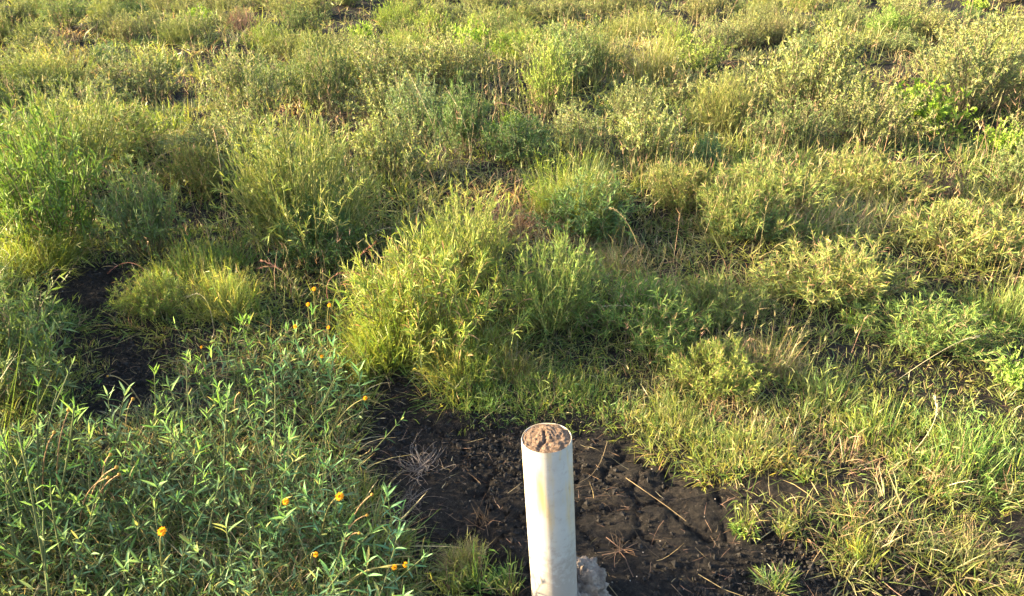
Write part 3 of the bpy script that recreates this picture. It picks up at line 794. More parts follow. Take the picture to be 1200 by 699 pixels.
# small bushes of the far cover that nothing tells apart
rg = np.random.default_rng(77)
taken = np.array([(f[0], f[1], f[2]) for f in FOOT])
named = taken.copy()
named_short = []
for row in P:
    w = row[6].split(',')[0]
    for cut in (' behind', ' between', ' with ', ' above', ' below', ' beside', ' standing', ' rising', ' at the foot', ' on the right rim', ' on the top', ' near', ' in ', ' left of', ' right of', ' at ', ' along', ' of the'):
        if len(w.split()) > 8 and cut in w: w = w[:w.rindex(cut)]
    named_short.append(w if len(w.split()) <= 8 else '')
seen_short = {w: named_short.count(w) for w in named_short}
n_far = 0; used_labels = set()
for _ in range(9000):
    if n_far >= 285: break
    yy = 3.2 + 12.5 * rg.random() ** 1.45
    xx = (rg.random() - .5) * 2 * (yy * .72 + .6)
    if yy < 3.9 and (abs(proj(xx, yy)[0] - 760) < 420 or rg.random() < .4) and proj(xx, yy)[1] > 255: continue
    if np.any(np.hypot(taken[:, 0] - xx, (taken[:, 1] - yy) * .8) < taken[:, 2] * .70 + np.where(yy > 6, .15, .22)): continue
    if np.any((yy < named[:, 1]) & (named[:, 1] - yy < .7) & (np.abs(xx - named[:, 0] * yy / named[:, 1]) < named[:, 2] * .6 + .10)): continue
    kind = rg.choice(['shrub', 'shrub', 'shrub', 'shrub', 'dome', 'mound', 'feather'])
    px, py = proj(xx, yy)
    r = rg.uniform(.28, .50); h = rg.uniform(.28, .48)
    if yy < 5: r *= .78; h *= .8
    if yy > 6.5: r *= .74; h *= .76
    nr, nh = NATURAL[kind]
    z = float(ground_z(np.array([xx]), np.array([yy]), False)[0])
    name, cat = CATS[kind]
    g = {'shrub': ('small grey-green bush in the mixed cover of the far field', 'unremarkable far bushes'),
         'feather': ('small fine-leaved green bush in the mixed cover of the far field', 'unremarkable far feathery bushes'),
         'dome': ('pale upright grass tuft in the mixed cover of the far field', 'unremarkable far grass tufts'),
         'mound': ('low arching grass clump in the mixed cover of the far field', 'unremarkable far grass clumps')}[kind]
    tname = rg.choice(['', '', 'grey', 'pale', 'pale', 'pink', 'pink', 'lime'])
    # described by the nearest plant that has a name of its own
    di = np.hypot(named[:len(P), 0] - xx, named[:len(P), 1] - yy); di[[(not w) or seen_short[w] > 1 for w in named_short]] = 99
    for ni in np.argsort(di)[:14]:
     ni = int(ni); qx, qy = proj(named[ni, 0], named[ni, 1])
     rel = ('left of' if px < qx else 'right of') if abs(px - qx) > abs(py - qy) * 1.2 else ('beyond' if py < qy else 'in front of')
     look = {'': 'olive', 'grey': 'greyish', 'pale': 'pale', 'pink': 'pinkish', 'lime': 'lime-tinged'}[tname]
     noun = {'shrub': 'bush', 'feather': 'fine-leaved bush', 'dome': 'grass tussock', 'mound': 'grass mound'}[kind]
     size = 'low' if h < .37 else 'taller'
     lb = f'{size} {look} {noun} {rel} the {named_short[ni]}'
     if lb not in used_labels: break
    used_labels.add(lb)
    t = thing(name, lb, cat, (xx, yy, z - .012), g[1])
    t.rotation_euler = (0, 0, rg.uniform(0, 6.28)); s_ = r / nr
    t.scale = (s_, s_, h / nh)
    tn = TINT[tname]
    vs = PROTO.get(kind + '_far', PROTO[kind]) if yy > 4.6 else PROTO[kind]
    for pn, me, stuff in vs[int(rg.integers(0, len(vs)))]:
        o = obj(pn, me, t)
        if stuff: o['kind'] = 'stuff'
        if pn in ('green_blades', 'foliage'): o.color = (*tn, 1)
    taken = np.vstack([taken, (xx, yy, r * .8)]); n_far += 1

# ---- herbs of the lower left, leaf by leaf
HERBS = [  # px, py of the plant's middle on the ground, shoots, height factor, tint, label
 (25, 690, 12, 1.55, 'lime', 'sunlit lance-leaved herb in the bottom left corner'),  # lime on the sunlit herbs puts sunlight into their leaf colour
 (70, 640, 9, 1.4, 'lime', 'sunlit pale herb with reddish stalks near the bottom left'),
 (20, 590, 12, 1.55, 'lime', 'sunlit lance-leaved herb on the left edge, above the corner herb'),
 (-45, 650, 12, 1.6, '', 'tall herb added just outside the frame for shade, beside the corner herb'),  # off-frame herb, added to shade the thicket
 (-40, 560, 12, 1.6, '', 'tall herb added just outside the frame for shade, beside the left edge herb'),  # likewise added past the edge as a shade caster
 (120, 575, 5, .95, 'yellow', 'yellowish herb shoot pair with bud stalks, lower left'),
 (150, 668, 6, .85, 'grey', 'greyish shaded herb right of the sunlit herbs, bottom left'),
 (195, 705, 6, .95, '', 'herb with an orange flower standing above it at the bottom'),
 (250, 720, 6, .85, 'grey', 'grey-leaved herb on the bottom edge, right of the flowering herb'),
 (215, 640, 5, .8, 'dark', 'dark shaded herb in the hollow of the lower left thicket'),  # dark tint: the hollow's shade worked into the leaves
 (285, 660, 7, .95, 'grey', 'dusty grey-green herb in the lower thicket'),
 (340, 705, 7, .9, 'grey', 'silvery herb on the bottom edge, left of the soil'),
 (400, 715, 7, .9, 'blue', 'blue-green herb on the bottom edge next to the soil'),  # blue on these lower herbs is their shade, put into leaf colour
 (425, 650, 7, .85, 'blue', 'blue-green herb leaning over the bare soil left of the pipe'),
 (365, 640, 7, .95, 'green', 'green herb below the pair of orange flowers'),
 (300, 600, 9, 1.15, 'green', 'fresh bright green herb in the middle of the thicket'),
 (245, 575, 8, 1.1, 'green', 'bright green upright herb left of the fresh one in the thicket'),
 (190, 560, 6, .9, 'grey', 'grey-green herb in the left half of the thicket'),
 (345, 550, 6, 1.0, 'green', 'dense green herb on the right side of the thicket'),
 (215, 505, 6, .95, '', 'herb with upright leaf tips beside the left bare patch'),
 (270, 490, 7, 1.0, 'lime', 'light green herb in the upper middle of the thicket'),
 (320, 480, 7, 1.0, 'green', 'leafy green herb right of the light one, upper thicket'),
 (265, 430, 6, .9, 'lime', 'bright herb at the top of the thicket, right of the bare patch'),
 (320, 425, 6, .9, 'green', 'green herb at the top right of the thicket near the flowers'),
 (160, 505, 4, .9, 'lime', 'single pale upright shoot at the lower rim of the left bare patch'),
 (385, 600, 5, .8, 'green', 'low green herb on the right rim of the thicket'),
]
rg = np.random.default_rng(31)
for px, py, ns, hf, tint, label in HERBS:
    g = G(px, py, .13 if py < 600 else .07); g[2] = 0; hf *= .88
    z = float(ground_z(g[0:1], g[1:2], False)[0])
    t = thing('lance_leaved_herb', label, 'herb', (g[0], g[1], z), 'lance-leaved herbs of the lower left')
    FOOT.append((g[0], g[1], .12))
    tn = np.array(TINT[tint])
    ns += 2
    for k in range(ns):
        sp = STEMPROTO[int(rg.integers(0, len(STEMPROTO)))]
        st = obj('shoot', sp[0], t)
        a = 2 * math.pi * k / ns + rg.normal() * .4; rr = .075 * math.sqrt(rg.uniform(.1, 1))
        st.location = (math.cos(a) * rr, math.sin(a) * rr, 0)
        tilt = abs(rg.normal()) * .42 + .05
        st.rotation_euler = (Matrix.Rotation(a, 3, 'Z') @ Matrix.Rotation(tilt, 3, 'Y') @ Matrix.Rotation(rg.uniform(0, 6.28), 3, 'Z')).to_euler()
        s_ = hf * rg.uniform(.75, 1.1); st.scale = (s_, s_, s_)
        for li, loc, q, sc, tt in sp[1]:
            lo = obj('leaf', LEAVES[li], st)
            lo.location = loc; lo.rotation_mode = 'QUATERNION'; lo.rotation_quaternion = q; lo.scale = (sc * .66 / s_,) * 3
            c = tn * (1.0 if tt < .8 else np.array([1.2, 1.2, .95])) * rg.uniform(.8, 1.2)
            if rg.random() < .07: c = np.array([2.6, 1.7, 1.3]) * rg.uniform(.6, 1)       # yellowed or withered leaf
            lo.color = (*c, 1)

# ---- herbs farther back
HERB2 = [(375, 405, 5, 'lime', 'small herb among the orange flowers right of the thicket'), (350, 440, 6, 'green', 'shaded herb just below the orange flowers'),
         (400, 450, 5, 'green', 'thin-leaved plant at the left end of the central bare soil'), (110, 520, 5, 'grey', 'grey herb left of the bud stalks'),
         (60, 545, 6, 'grey', 'dull grassy herb at the left above the sunlit herbs'), (15, 530, 5, 'grey', 'pale herb at the left edge above the sunlit herbs')]
for px, py, ns, tint, label in HERB2:
    g = G(px, py, .10); g[2] = 0; z = float(ground_z(g[0:1], g[1:2], False)[0])
    t = thing('lance_leaved_herb', label, 'herb', (g[0], g[1], z), 'lance-leaved herbs of the lower left')
    FOOT.append((g[0], g[1], .12))
    for k in range(ns):
        i = int(rg.integers(0, len(STEMPROTO)))
        st = obj('shoot', STEMPROTO[i][0], t); a = 2 * math.pi * k / ns
        st.location = (math.cos(a) * .06, math.sin(a) * .06, 0); st.rotation_euler = (rg.normal() * .2, rg.normal() * .2, rg.uniform(0, 6)); s_ = rg.uniform(.6, .85); st.scale = (s_, s_, s_)
        lv = obj('leaves', JOINED[i], st, kind='stuff'); lv.color = (*TINT[tint], 1)

# ================================================================== FLOWERS, BUD STALKS, SEED STALKS
def flower_head_meshes():
    s = Soup(); n = 11
    rg = np.random.default_rng(9)
    for ring, (nn, el, L) in enumerate(((11, .25, .009), (8, .7, .0075))):
        a = np.arange(nn) * 2 * np.pi / nn + ring * .3
        d = np.stack([np.cos(a) * math.cos(el), np.sin(a) * math.cos(el), np.full(nn, math.sin(el))], 1)
        root = d * .002 + np.array([0, 0, .002 * ring])
        c = np.tile(np.array([[.85, .42, .02]]), (nn, 1)) * rg.uniform(.85, 1.1, (nn, 1))
        blades(s, root, d, np.full(nn, L), np.full(nn, .0072), np.full(nn, .15), c, c * np.array([1.0, .9, 1]), 2, rg, leaf=True, side=0)
    rays = s.mesh('petals', M_PETAL)
    s = Soup()
    prof = [(0.0004, -.007), (.0028, -.005), (.0036, -.001), (.0040, .003), (.0030, .0055), (.0004, .0065)]
    a = np.linspace(0, 2 * np.pi, 10, endpoint=False)
    V = np.array([(r * math.cos(b), r * math.sin(b), z) for r, z in prof for b in a])
    F = np.array([(i * 10 + k, i * 10 + (k + 1) % 10, (i + 1) * 10 + (k + 1) % 10, (i + 1) * 10 + k) for i in range(5) for k in range(10)])
    C = np.array([((.20, .20, .06) if z < 0 else (.62, .27, .02)) for r, z in prof for b in a])
    s.add(V, F, C)
    return rays, s.mesh('disc', M_PETAL)
RAYS, DISC = flower_head_meshes()
def stalk_curve(head, root, bow, n=12):
    mid = (head + root) / 2 + bow
    return bez(root, mid, head, n)
def flower(px, py, z, rootpx, rootpy, label, scale=1.0, bud=False, stemc=(.20, .19, .07)):
    head = G(px, py, z); root = G(rootpx, rootpy); root[2] = float(ground_z(root[0:1], root[1:2], False)[0]) - .01
    t = thing('bud_stalk' if bud else 'orange_flower', label, 'seed stalk' if bud else 'flower', tuple(root), 'bare bud stalks' if bud else 'orange flowers')
    c = stalk_curve(head - root, np.zeros(3), np.array([0, 0, .06]) + (head - root) * np.array([-.12, -.12, 0]))
    s = Soup(); tube(s, c, np.linspace(.0022, .0014, 12), stemc, 5)
    obj('stem', s.mesh('flower_stem', M_DRY), t)
    hd = obj('seed_head' if bud else 'flower_head', DISC, t)
    hd.location = tuple(c[-1]); dd = Vector(c[-1] - c[-2]).normalized() * .6 + Vector((-.2, -.55, .5))
    hd.rotation_euler = dd.to_track_quat('Z', 'Y').to_euler(); hd.scale = (scale * .75,) * 3
    if bud: hd.color = (.62, .8, 2.0, 1); hd.scale = (scale * 1.15,) * 3
    else: obj('petals', RAYS, hd)
    return t
FL = [
 (368, 339, .30, 372, 400, 'topmost orange flower of the cluster below the round tussock', 1.0),
 (361, 357, .26, 366, 405, 'left orange flower of the cluster below the round tussock', .9),
 (386, 358, .26, 384, 405, 'right orange flower of the cluster below the round tussock', .9),
 (346, 383, .24, 352, 420, 'yellow-orange flower low in the cluster, left', .9),
 (385, 384, .22, 388, 420, 'orange flower low in the cluster, right', .8),
 (377, 418, .20, 380, 440, 'small red-orange flower below the cluster', .7),
 (428, 467, .16, 380, 520, 'lone orange flower leaning over the left end of the central soil', .9),
 (236, 407, .18, 240, 430, 'tiny orange flower at the top left of the thicket', .6),
 (190, 623, .34, 196, 705, 'orange flower with open petals, lower left', 1.25),
 (335, 588, .30, 345, 640, 'orange flower head on a forked pale stalk', 1.05),
 (398, 582, .28, 375, 640, 'large orange flower at the right rim of the thicket', 1.3),
 (370, 650, .22, 365, 680, 'small half-hidden orange flower near the bottom', .8),
 (462, 665, .14, 395, 700, 'yellow flower head on the long stalk over the soil, left one of two', .9),
 (475, 662, .14, 392, 702, 'yellow flower head on the long stalk over the soil, right one of two', .9),
]
for a in FL: flower(*a)
RED = (.30, .19, .10); TAN = (.36, .27, .14)
BUD = [
 (81, 481, .36, 68, 600, 'red-brown bud stalk with the highest head at the far left', 1.1, RED),
 (64, 507, .36, 52, 600, 'red-brown bud stalk left of the highest one', .9, RED),
 (130, 533, .34, 122, 600, 'small brown bud above the yellowish herb shoots', .9, RED),
 (137, 548, .34, 100, 620, 'leaning orange-red bud stalk, upper of the leaning bunch', 1.0, RED),
 (127, 560, .32, 92, 625, 'leaning orange-red bud stalk, middle of the leaning bunch', .9, RED),
 (140, 556, .30, 105, 630, 'leaning orange-red bud stalk, lowest of the leaning bunch', .9, RED),
 (127, 441, .16, 165, 470, 'thin tan bud stalk slanting over the left bare patch', .8, TAN),
 (156, 468, .22, 148, 530, 'pale upright bud stalk at the lower rim of the left bare patch', 1.0, TAN),
 (281, 461, .24, 275, 500, 'curved pale bud stalk inside the thicket', .8, TAN),
 (436, 580, .22, 400, 650, 'brown bud on the branching stalk beside the large orange flower', .9, RED),
 (430, 604, .18, 395, 655, 'brown bud hanging lower beside the large orange flower', .9, RED),
 (421, 625, .16, 400, 660, 'lowest brown bud over the soil near the blue-green herb', .8, RED),
]
for px, py, z, rx, ry, lb, sc, cc in BUD: flower(px, py, z, rx, ry, lb, sc, True, cc)

def seed_stalk(pts, zs, label, col=(.42, .34, .19), headlen=.35, headcol=None, rad=.0009, fat=.0036):
    """arching grass culm through the given pixels at the given heights, thicker spikelets towards its tip; rooted where the first pixel meets the ground"""
    W = np.array([G(px, py, z) for (px, py), z in zip(pts, zs)])
    # keep the culm in one upright plane through its root: depth drifts evenly
    W[0, 2] = float(ground_z(W[0:1, 0], W[0:1, 1], False)[0]) - .01
    for i in range(1, len(W)):
        d = ray(*pts[i]); yv = W[0, 1] + .04 * i
        t_ = yv / d[1]; W[i] = np.array([0, 0, CAM_H]) + d * t_
    root = W[0].copy()
    if len(W) == 2: c = bez(W[0], (W[0] + W[1]) / 2 + (0, 0, .03), W[1], 16)
    else: c = bez(W[0], W[1] * 2 - (W[0] + W[2]) / 2, W[2], 16)
    c = c - root
    t = thing('seed_stalk', label, 'grass stalk', tuple(root), 'tall grass seed stalks')
    s = Soup(); tube(s, c, np.linspace(rad * 1.25, rad * .7, 16), col, 4); obj('stem', s.mesh('stalk_stem', M_DRY), t)
    s = Soup(); rg = np.random.default_rng(abs(hash(label)) % 1000 if False else len(label) * 7)
    k = 46; tt = 1 - rg.random(k) * headlen; u = tt * 15; i0 = u.astype(int).clip(0, 14)
    p = c[i0] + (c[i0 + 1] - c[i0]) * (u - i0)[:, None]; d = norm(norm(c[i0 + 1] - c[i0]) + rg.normal(size=(k, 3)) * .28)
    hc = np.tile(np.array([headcol or col]), (k, 1)) * rg.uniform(.75, 1.25, (k, 1))
    blades(s, p, d, rg.uniform(.010, .020, k), np.full(k, fat * .5), np.zeros(k), hc, hc, 2, rg, leaf=True)
    obj('seed_head', s.mesh('seed_spikelets', M_DRY), t)
RD = (.36, .16, .12); PL = (.52, .44, .28)
SS = [
 ([(345, 345), (330, 318), (304, 314)], 'stalk with a red seed head pointing left, below the round tussock', TAN, RD),
 ([(350, 350), (338, 325), (306, 305)], 'upper red seed head pointing left, below the round tussock', TAN, RD),
 ([(180, 335), (150, 308), (120, 328)], 'crooked red stalk over the left bare patch', RD, RD),
 ([(398, 372), (385, 330), (432, 322)], 'red arching stalk left of the glowing middle mound', RD, RD),
 ([(425, 350), (412, 320), (440, 285)], 'reddish bent stalk at the left flank of the glowing mound', RD, RD),
 ([(480, 300), (468, 270), (430, 276)], 'pale thin stalk bending left above the glowing mound', PL, PL),
 ([(627, 196), (614, 135), (582, 121)], 'tall arching stalk with reddish tip above the middle hollow', PL, RD),
 ([(550, 210), (546, 150), (523, 104)], 'tall pale stalk leaning left above the middle hollow', PL, PL),
 ([(540, 205), (541, 170), (538, 142)], 'straight upright pale stalk in the dark middle hollow', PL, PL),
 ([(520, 190), (500, 130), (478, 84)], 'long pale stalk leaning left across the bluish shrub', PL, PL),
 ([(668, 375), (655, 335), (640, 315)], 'thin stalk in the shaded grass right of the mound', PL, PL),
 ([(800, 395), (760, 365), (705, 360)], 'long pale stalk arching left over the shaded grass hump', PL, PL),
 ([(675, 360), (660, 335), (648, 322)], 'short pale stalk beside the thin one in the shaded grass', PL, PL),
 ([(760, 320), (740, 270), (716, 244)], 'dark straight stalk leaning left over the wide shaded bush', TAN, TAN),
 ([(1060, 540), (1092, 500), (1096, 468)], 'curved pale stalk rising from the right foreground turf', PL, PL),
 ([(250, 385), (240, 350), (220, 348)], 'pale dead blade arching over the small yellow clump', PL, PL),
 ([(195, 250), (180, 200), (200, 178)], 'dry forked stalk on the shaded blue-green shrub', TAN, TAN),
 ([(150, 235), (158, 205), (190, 188)], 'dry tan stalk leaning right on the shaded blue-green shrub', TAN, TAN),
 ([(265, 260), (258, 195), (250, 152)], 'pale pink-tipped stalk on the left side of the round tussock', PL, PK[2]),
 ([(290, 260), (276, 190), (262, 150)], 'second pink-tipped stalk on the left side of the round tussock', PL, PK[2]),
 ([(1010, 215), (1008, 180), (1004, 160)], 'upright dead stick in front of the dark gap on the right', TAN, TAN),
 ([(560, 235), (588, 205), (600, 200)], 'short reddish stalk at the top of the glowing middle mound', TAN, RD),
 ([(945, 175), (935, 165), (928, 160)], 'short pale fallen stalk on the dark hemispherical bush', PL, PL),
 ([(1050, 440), (1110, 408), (1145, 395)], 'straw blade lying to the right across the green turf', PL, PL),
]
for pts, lb, c1, c2 in SS: seed_stalk(pts, [0] * 3, lb, c1, .35, c2)

# ================================================================== DRY LITTER ON THE SOIL
def ground_strand(pix, label, rad, col, name='fallen_straw', cat='dry stem', lift=.006):
    pts = np.array([G(*p) for p in pix]); z = ground_z(pts[:, 0], pts[:, 1])
    pts[:, 2] = z + rad + lift
    t = np.linspace(0, 1, 18)
    kk = np.linspace(0, 1, len(pts))
    c = np.stack([np.interp(t, kk, pts[:, i]) for i in range(3)], 1)
    for _ in range(3): c[1:-1] = (c[:-2] + c[1:-1] * 2 + c[2:]) / 4
    c[:, 2] = np.maximum(c[:, 2], ground_z(c[:, 0], c[:, 1]) + rad * .8)
    o0 = c[0].copy(); s = Soup(); tube(s, c - o0, np.linspace(rad, rad * .55, 18), col, 5)
    o = obj(name, s.mesh(name, M_DRY)); o.location = tuple(o0)
    o['label'] = label; o['category'] = cat; o['group'] = 'dry stems lying on the soil'
ground_strand([(734, 553), (760, 572), (785, 590), (805, 605)], 'pale dry stem lying on the soil right of the pipe', .0009, ST[3])
ground_strand([(712, 512), (706, 530), (694, 546), (680, 555)], 'thin curved dry stem just right of the pipe top', .0008, ST[3])
ground_strand([(711, 620), (724, 630), (738, 640)], 'dry twig crossing another right of the pipe, upper one', .0011, PK[1])
ground_strand([(706, 641), (725, 638), (748, 627)], 'dry twig crossing another right of the pipe, lower one', .0011, PK[0])
ground_strand([(440, 527), (465, 528), (480, 540)], 'dry reddish stem on the soil left of the pipe', .0010, PK[1])
ground_strand([(712, 672), (728, 690), (735, 705)], 'dry stem at the bottom edge beside the concrete lump', .0010, ST[3])
ground_strand([(820, 663), (850, 682), (880, 692)], 'long dry straw in the lower soil right of the pipe', .0011, ST[1])
ground_strand([(968, 634), (955, 650), (944, 672)], 'straw stem on the lower right soil', .0011, ST[3])
ground_strand([(1030, 668), (1050, 685), (1078, 700)], 'thick pinkish dry stem in the bottom right soil', .0016, PK[1])
ground_strand([(1165, 655), (1180, 670), (1198, 688)], 'yellowish dead blade at the bottom right corner', .0013, ST[3])
ground_strand([(110, 405), (135, 398), (165, 388)], 'pale root stem lying across the left bare patch', .0010, ST[1])
ground_strand([(595, 568), (606, 560), (612, 552)], 'short dry stem beside the left of the pipe', .0012, ST[3])
# dead root tangle on the soil, left of the pipe
def tangle(px, py, r, n, label, pal, hgt=.04, seed=0):
    rg = np.random.default_rng(seed); g = G(px, py); z0 = float(ground_z(g[0:1], g[1:2])[0])
    s = Soup()
    for k in range(n):
        a = rg.uniform(0, 6.28); L = r * rg.uniform(.4, 1.2)
        p0 = np.array([rg.normal() * r * .2, rg.normal() * r * .2, .004])
        p2 = p0 + np.array([math.cos(a) * L, math.sin(a) * L * 1.3, rg.uniform(0, hgt)])
        p1 = (p0 + p2) / 2 + rg.normal(size=3) * r * .25; p1[2] = abs(p1[2]) + .01
        tube(s, bez(p0, p1, p2, 7), np.linspace(.0008, .0004, 7), pick(pal, 1, rg)[0] * .8, 3)
    o = obj('dead_root_tangle', s.mesh('dead_root_tangle', M_DRY)); o.location = (g[0], g[1], z0)
    o['label'] = label; o['category'] = 'dead plant'; o['group'] = 'dead root tangles on the soil'
tangle(494, 535, .085, 70, 'pale grey dead root tangle on the soil left of the pipe', [(.30, .25, .22), (.22, .18, .16)], .05, 1)
tangle(478, 580, .07, 40, 'smaller dead root tangle below the grey one', [(.26, .21, .18), (.20, .16, .13)], .03, 2)
tangle(566, 602, .05, 20, 'dead brown stalks behind the grass clump left of the pipe', BR + PK[:1], .07, 3)
tangle(725, 634, .05, 22, 'little heap of dry twigs right of the pipe', BR + PK[:1], .015, 4)

# ================================================================== STUFF: filler grass, litter, crumbs
FT = np.array(FOOT)
def density_pts(n, ymin, ymax, pw, rg):
    u = rg.random(n)
    y = (ymin ** (1 - pw) + u * (ymax ** (1 - pw) - ymin ** (1 - pw))) ** (1 / (1 - pw))
    x = (rg.random(n) - .5) * 2 * (y * .70 + .75)
    return x, y
def filler(n_tuft, per, ymin, ymax, pw, K, wid, seed, name, label):
    rg = np.random.default_rng(seed)
    x, y = density_pts(n_tuft, ymin, ymax, pw, rg)
    px, py = proj(x, y)
    bare = bare_at(x, y)
    herb = in_poly(*proj(x, y, .06), HERB)
    sparse = in_poly(px + (noise(x, y, 6, 60) - .5) * 60, py, SPARSE)
    patch = noise(x, y, 2.3, 61)
    keep = ~bare & ~(herb & (rg.random(len(x)) < .15)) & ~(sparse & (noise(x, y, 5, 62) < .47)) & (patch + rg.random(len(x)) * .25 > np.where((px > 700) & (py > 200), .08, .24))
    x, y, px, py, herb, patch = (v[keep] for v in (x, y, px, py, herb, patch))
    n = len(x)
    gz = ground_z(x, y)
    inside = np.zeros(n, bool)
    for fx, fy, fr in FT: inside |= np.hypot(x - fx, y - fy) < fr * .7
    hfield = .4 + .9 * noise(x, y, 1.4, 63)
    H = np.interp(y, [2.2, 3.2, 5, 8], [.09, .13, .15, .17]) * hfield * rg.uniform(.6, 1.25, n)
    lee = np.zeros(n, bool)
    for fx, fy, fr in FT[FT[:, 2] > .22]: lee |= (x > fx) & (x < fx + fr * 2.0) & (np.abs(y - fy) < fr * .8)
    H = np.where(inside | lee, H * .9, H); H = np.where(herb, H * 1.25, H)
    # which kind of grass grows in this spot
    kind_n = noise(x, y, 1.1, 64) * .6 + noise(x, y, 3.1, 65) * .4 + rg.normal(size=n) * .10
    pals = [GR, YG, OL, GG, ST, PK]
    kid = np.digitize(kind_n, [.34, .50, .64, .76, .83])
    kid = np.where((kid == 3) & (y < 4), 0, kid)
    kid = np.where(herb, rg.choice([0, 0, 3, 4], n), kid)
    s = Soup()
    m = rg.integers(int(per * .6), int(per * 1.4), n)
    I = np.repeat(np.arange(n), m); N = len(I)
    a = rg.uniform(0, 2 * np.pi, N); r = np.sqrt(rg.random(N))
    lean = r * 1.25 + rg.normal(size=N) * .42
    d = np.stack([np.cos(a) * np.sin(lean), np.sin(a) * np.sin(lean), np.cos(lean).clip(.05)], 1)
    R = (H * .35)[I]
    rx = x[I] + np.cos(a) * r * R; ry = y[I] + np.sin(a) * r * R
    root = np.stack([rx, ry, gz[I] - .008], 1)
    allp = np.array([np.array((p + p)[:4]) for p in pals])
    c = allp[kid[I], rg.integers(0, 4, N)] * rg.uniform(.7, 1.3, (N, 1))
    dead = rg.random(N) < np.where(y[I] < 3.4, .17, .10)
    dp = np.array(ST + PK + BR); c[dead] = dp[rg.integers(0, len(dp), dead.sum())]
    tip = c * rg.uniform(.95, 1.2, (N, 1)); mm = rg.random(N) < .10; tip[mm] = np.array(ST)[rg.integers(0, 4, mm.sum())] * .85
    L = H[I] * rg.uniform(.4, 1.25, N)
    W = wid * rg.uniform(.6, 1.35, N) * np.clip(y[I] / 2.9, .8, 1.6)
    blades(s, root, d, L, W, rg.uniform(.05, .9, N), c, tip, K, rg, side=.28)
    o = obj(name, s.mesh(name, M_BLADE), kind='stuff', label=label, category='grass')
    return N
n1 = filler(13500, 15, 1.15, 3.7, 1.3, 3, .0038, 401, 'turf_grass', 'short mixed green, yellow and dead grass covering the near ground')
n2 = filler(11500, 13, 3.4, 8.5, 1.6, 2, .0038, 402, 'meadow_grass', 'mixed green and straw grass between the bushes')
n3 = filler(6600, 11, 8.0, 26.0, 1.6, 2, .0050, 403, 'far_meadow_grass', 'pale mixed grass of the far field')
# thin dry culms with seed spikelets standing over the whole field
rg = np.random.default_rng(88)
x, y = density_pts(6500, 2.3, 17, 1.5, rg)
k = ~bare_at(x, y) & (noise(x, y, 1.3, 89) + rg.random(len(x)) * .3 > .5) & ~in_poly(*proj(x, y, .06), HERB); x, y = x[k], y[k]; n = len(x)
a = rg.uniform(0, 6.28, n); ln_ = np.abs(rg.normal(size=n)) * .22
d = np.stack([np.cos(a) * np.sin(ln_), np.sin(a) * np.sin(ln_), np.cos(ln_)], 1)
L = np.interp(y, [2.3, 3.2, 5, 9], [.16, .24, .34, .36]) * rg.uniform(.6, 1.25, n)
c = pick(ST[:2] + PK[:3] + OL + OL, n, rg) * .9; root = np.stack([x, y, ground_z(x, y) - .005], 1)
s = Soup()
blades(s, root, d, L, np.interp(y, [2.3, 6, 12], [.0013, .0022, .0034]), np.full(n, .12), c, c, 2, rg, side=.1)
for q in range(4):
    tq = rg.uniform(.72, 1.0, n); p0 = root + d * (L * tq)[:, None]; p0[:, 2] -= .1 * L * tq ** 2
    blades(s, p0, norm(d + rg.normal(size=(n, 3)) * .35), L * rg.uniform(.08, .16, n), np.interp(y, [2.3, 6, 12], [.0022, .0034, .005]), np.full(n, .1), c * 1.1, c * 1.15, 1, rg)
obj('seed_grass', s.mesh('seed_grass', M_DRY), kind='stuff', label='thin tan and pinkish dry seed stalks standing all over the field', category='grass')
# low leaves filling the floor of the herb thicket
rg = np.random.default_rng(91)
x, y = density_pts(19000, 1.15, 3.2, 1.0001, rg)
px, py = proj(x, y, .09)
k = in_poly(px + (noise(x, y, 7, 92) - .5) * 40, py, HERB) & ~bare_at(x, y, .5) & (noise(x, y, 9, 93) > .25)
x, y = x[k], y[k]; n = len(x)
a = rg.uniform(0, 6.28, n); el = rg.normal(size=n) * .35 + .45
d = np.stack([np.cos(a) * np.cos(el), np.sin(a) * np.cos(el), np.sin(el)], 1)
hz = rg.random(n) ** 1.5 * (.03 + .12 * noise(x, y, 4, 94))
pal_i = noise(x, y, 3.5, 95)
c = np.where((pal_i > .5)[:, None], pick(BG + GR, n, rg), pick(GG[:1] + BG + BG, n, rg)) * np.array([.9, 1.0, 1.08])
s = Soup()
blades(s, np.stack([x, y, ground_z(x, y) + hz], 1), d, rg.uniform(.02, .055, n), rg.uniform(.0035, .008, n), rg.uniform(0, .4, n), c, c * 1.1, 3, rg, leaf=True)
obj('herb_undergrowth', s.mesh('herb_undergrowth', M_LEAF), kind='stuff', label='low grey-green leaves filling the floor of the herb thicket', category='undergrowth')

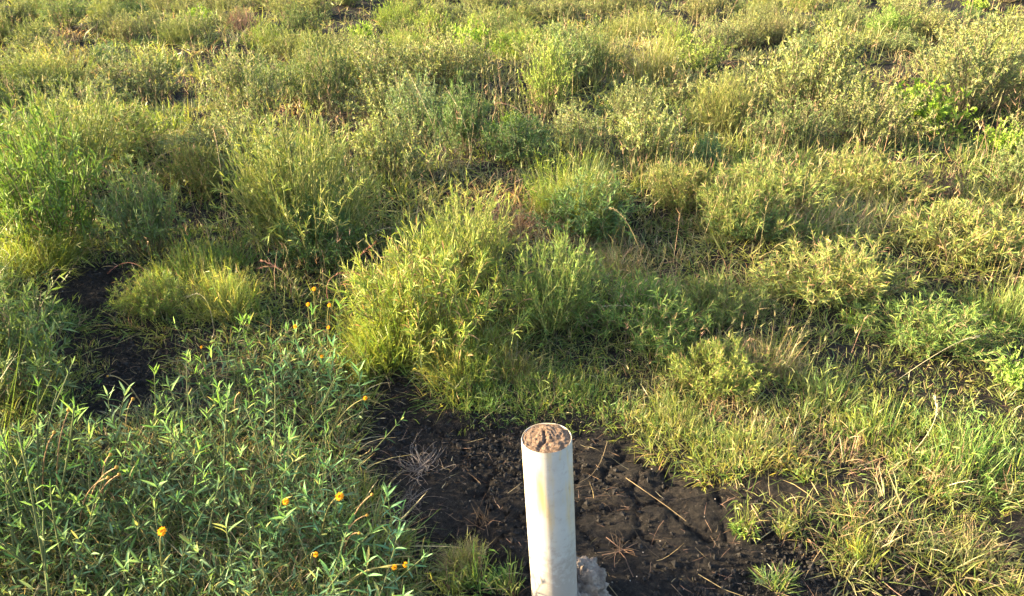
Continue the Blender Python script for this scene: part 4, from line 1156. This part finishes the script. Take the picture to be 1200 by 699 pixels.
# straw litter: thin dead pieces lying on soil and caught in the turf edge
rg = np.random.default_rng(55)
n = 22000
x, y = density_pts(n, 1.2, 3.3, .99, rg)
b = bare_at(x + .05, y) | bare_at(x - .05, y) | bare_at(x, y + .05)
edge = noise(x, y, 4, 70)
k = b & (rg.random(n) < .22 + .5 * (edge > .5)); x, y = x[k], y[k]; n = len(x)
a = rg.uniform(0, 6.28, n)
d = np.stack([np.cos(a), np.sin(a), rg.normal(size=n) * .12 + .05], 1)
s = Soup()
c = pick(ST + PK + PK + BR + BR, n, rg) * .9
blades(s, np.stack([x, y, ground_z(x, y) + .003], 1), d, rg.gamma(2.0, .012, n) + .006, rg.uniform(.0006, .0017, n), rg.uniform(-.1, .2, n), c, c, 4, rg, side=.5, floor=lambda u, v: ground_z(u, v))
obj('straw_litter', s.mesh('straw_litter', M_DRY), kind='stuff', label='scattered bits of dry straw and roots on the black soil', category='litter')

# clay crumbs on the bare soil
def crumbs(n, lo, hi, seed, name, mat, label, frac=1.0):
    rg = np.random.default_rng(seed)
    IV = np.array([(1, 0, 0), (-1, 0, 0), (0, 1, 0), (0, -1, 0), (0, 0, 1), (0, 0, -1)], float)
    IF = np.array([(0, 2, 4), (2, 1, 4), (1, 3, 4), (3, 0, 4), (2, 0, 5), (1, 2, 5), (3, 1, 5), (0, 3, 5)])
    x, y = density_pts(n, 1.2, 3.2, .8, rg)
    k = bare_at(x, y, .6) & (noise(x, y, 3.5, seed) + rg.normal(size=n) * .15 > .42); x, y = x[k], y[k]; n = len(x)
    sz = lo + (hi - lo) * rg.random(n) ** 2.6
    V = IV[None] * (1 + rg.normal(size=(n, 6, 1)) * .25) * (sz[:, None, None] * rg.uniform(.65, 1.2, (n, 1, 3)))
    ca, sa_ = np.cos(x * 9e3), np.sin(x * 9e3); V = np.stack([V[..., 0] * ca[:, None] - V[..., 1] * sa_[:, None], V[..., 0] * sa_[:, None] + V[..., 1] * ca[:, None], V[..., 2] + V[..., 0] * .4], -1)
    V += np.stack([x, y, ground_z(x, y) + sz * .35], 1)[:, None]
    F = (np.arange(n)[:, None, None] * 6 + IF[None]).reshape(-1, 3)
    obj(name, quick_mesh(name, V.reshape(-1, 3), F, mat, smooth=False), kind='stuff', label=label, category='soil')
crumbs(80000, .0018, .0095, 71, 'soil_crumbs', M_CRUMB, 'loose black clay crumbs on the bare ground')
crumbs(2600, .0008, .0032, 72, 'pale_grit', M_STONE, 'tiny pale grit specks on the black soil')
print('filler blades', n1, n2, n3, 'objects', len(bpy.data.objects))
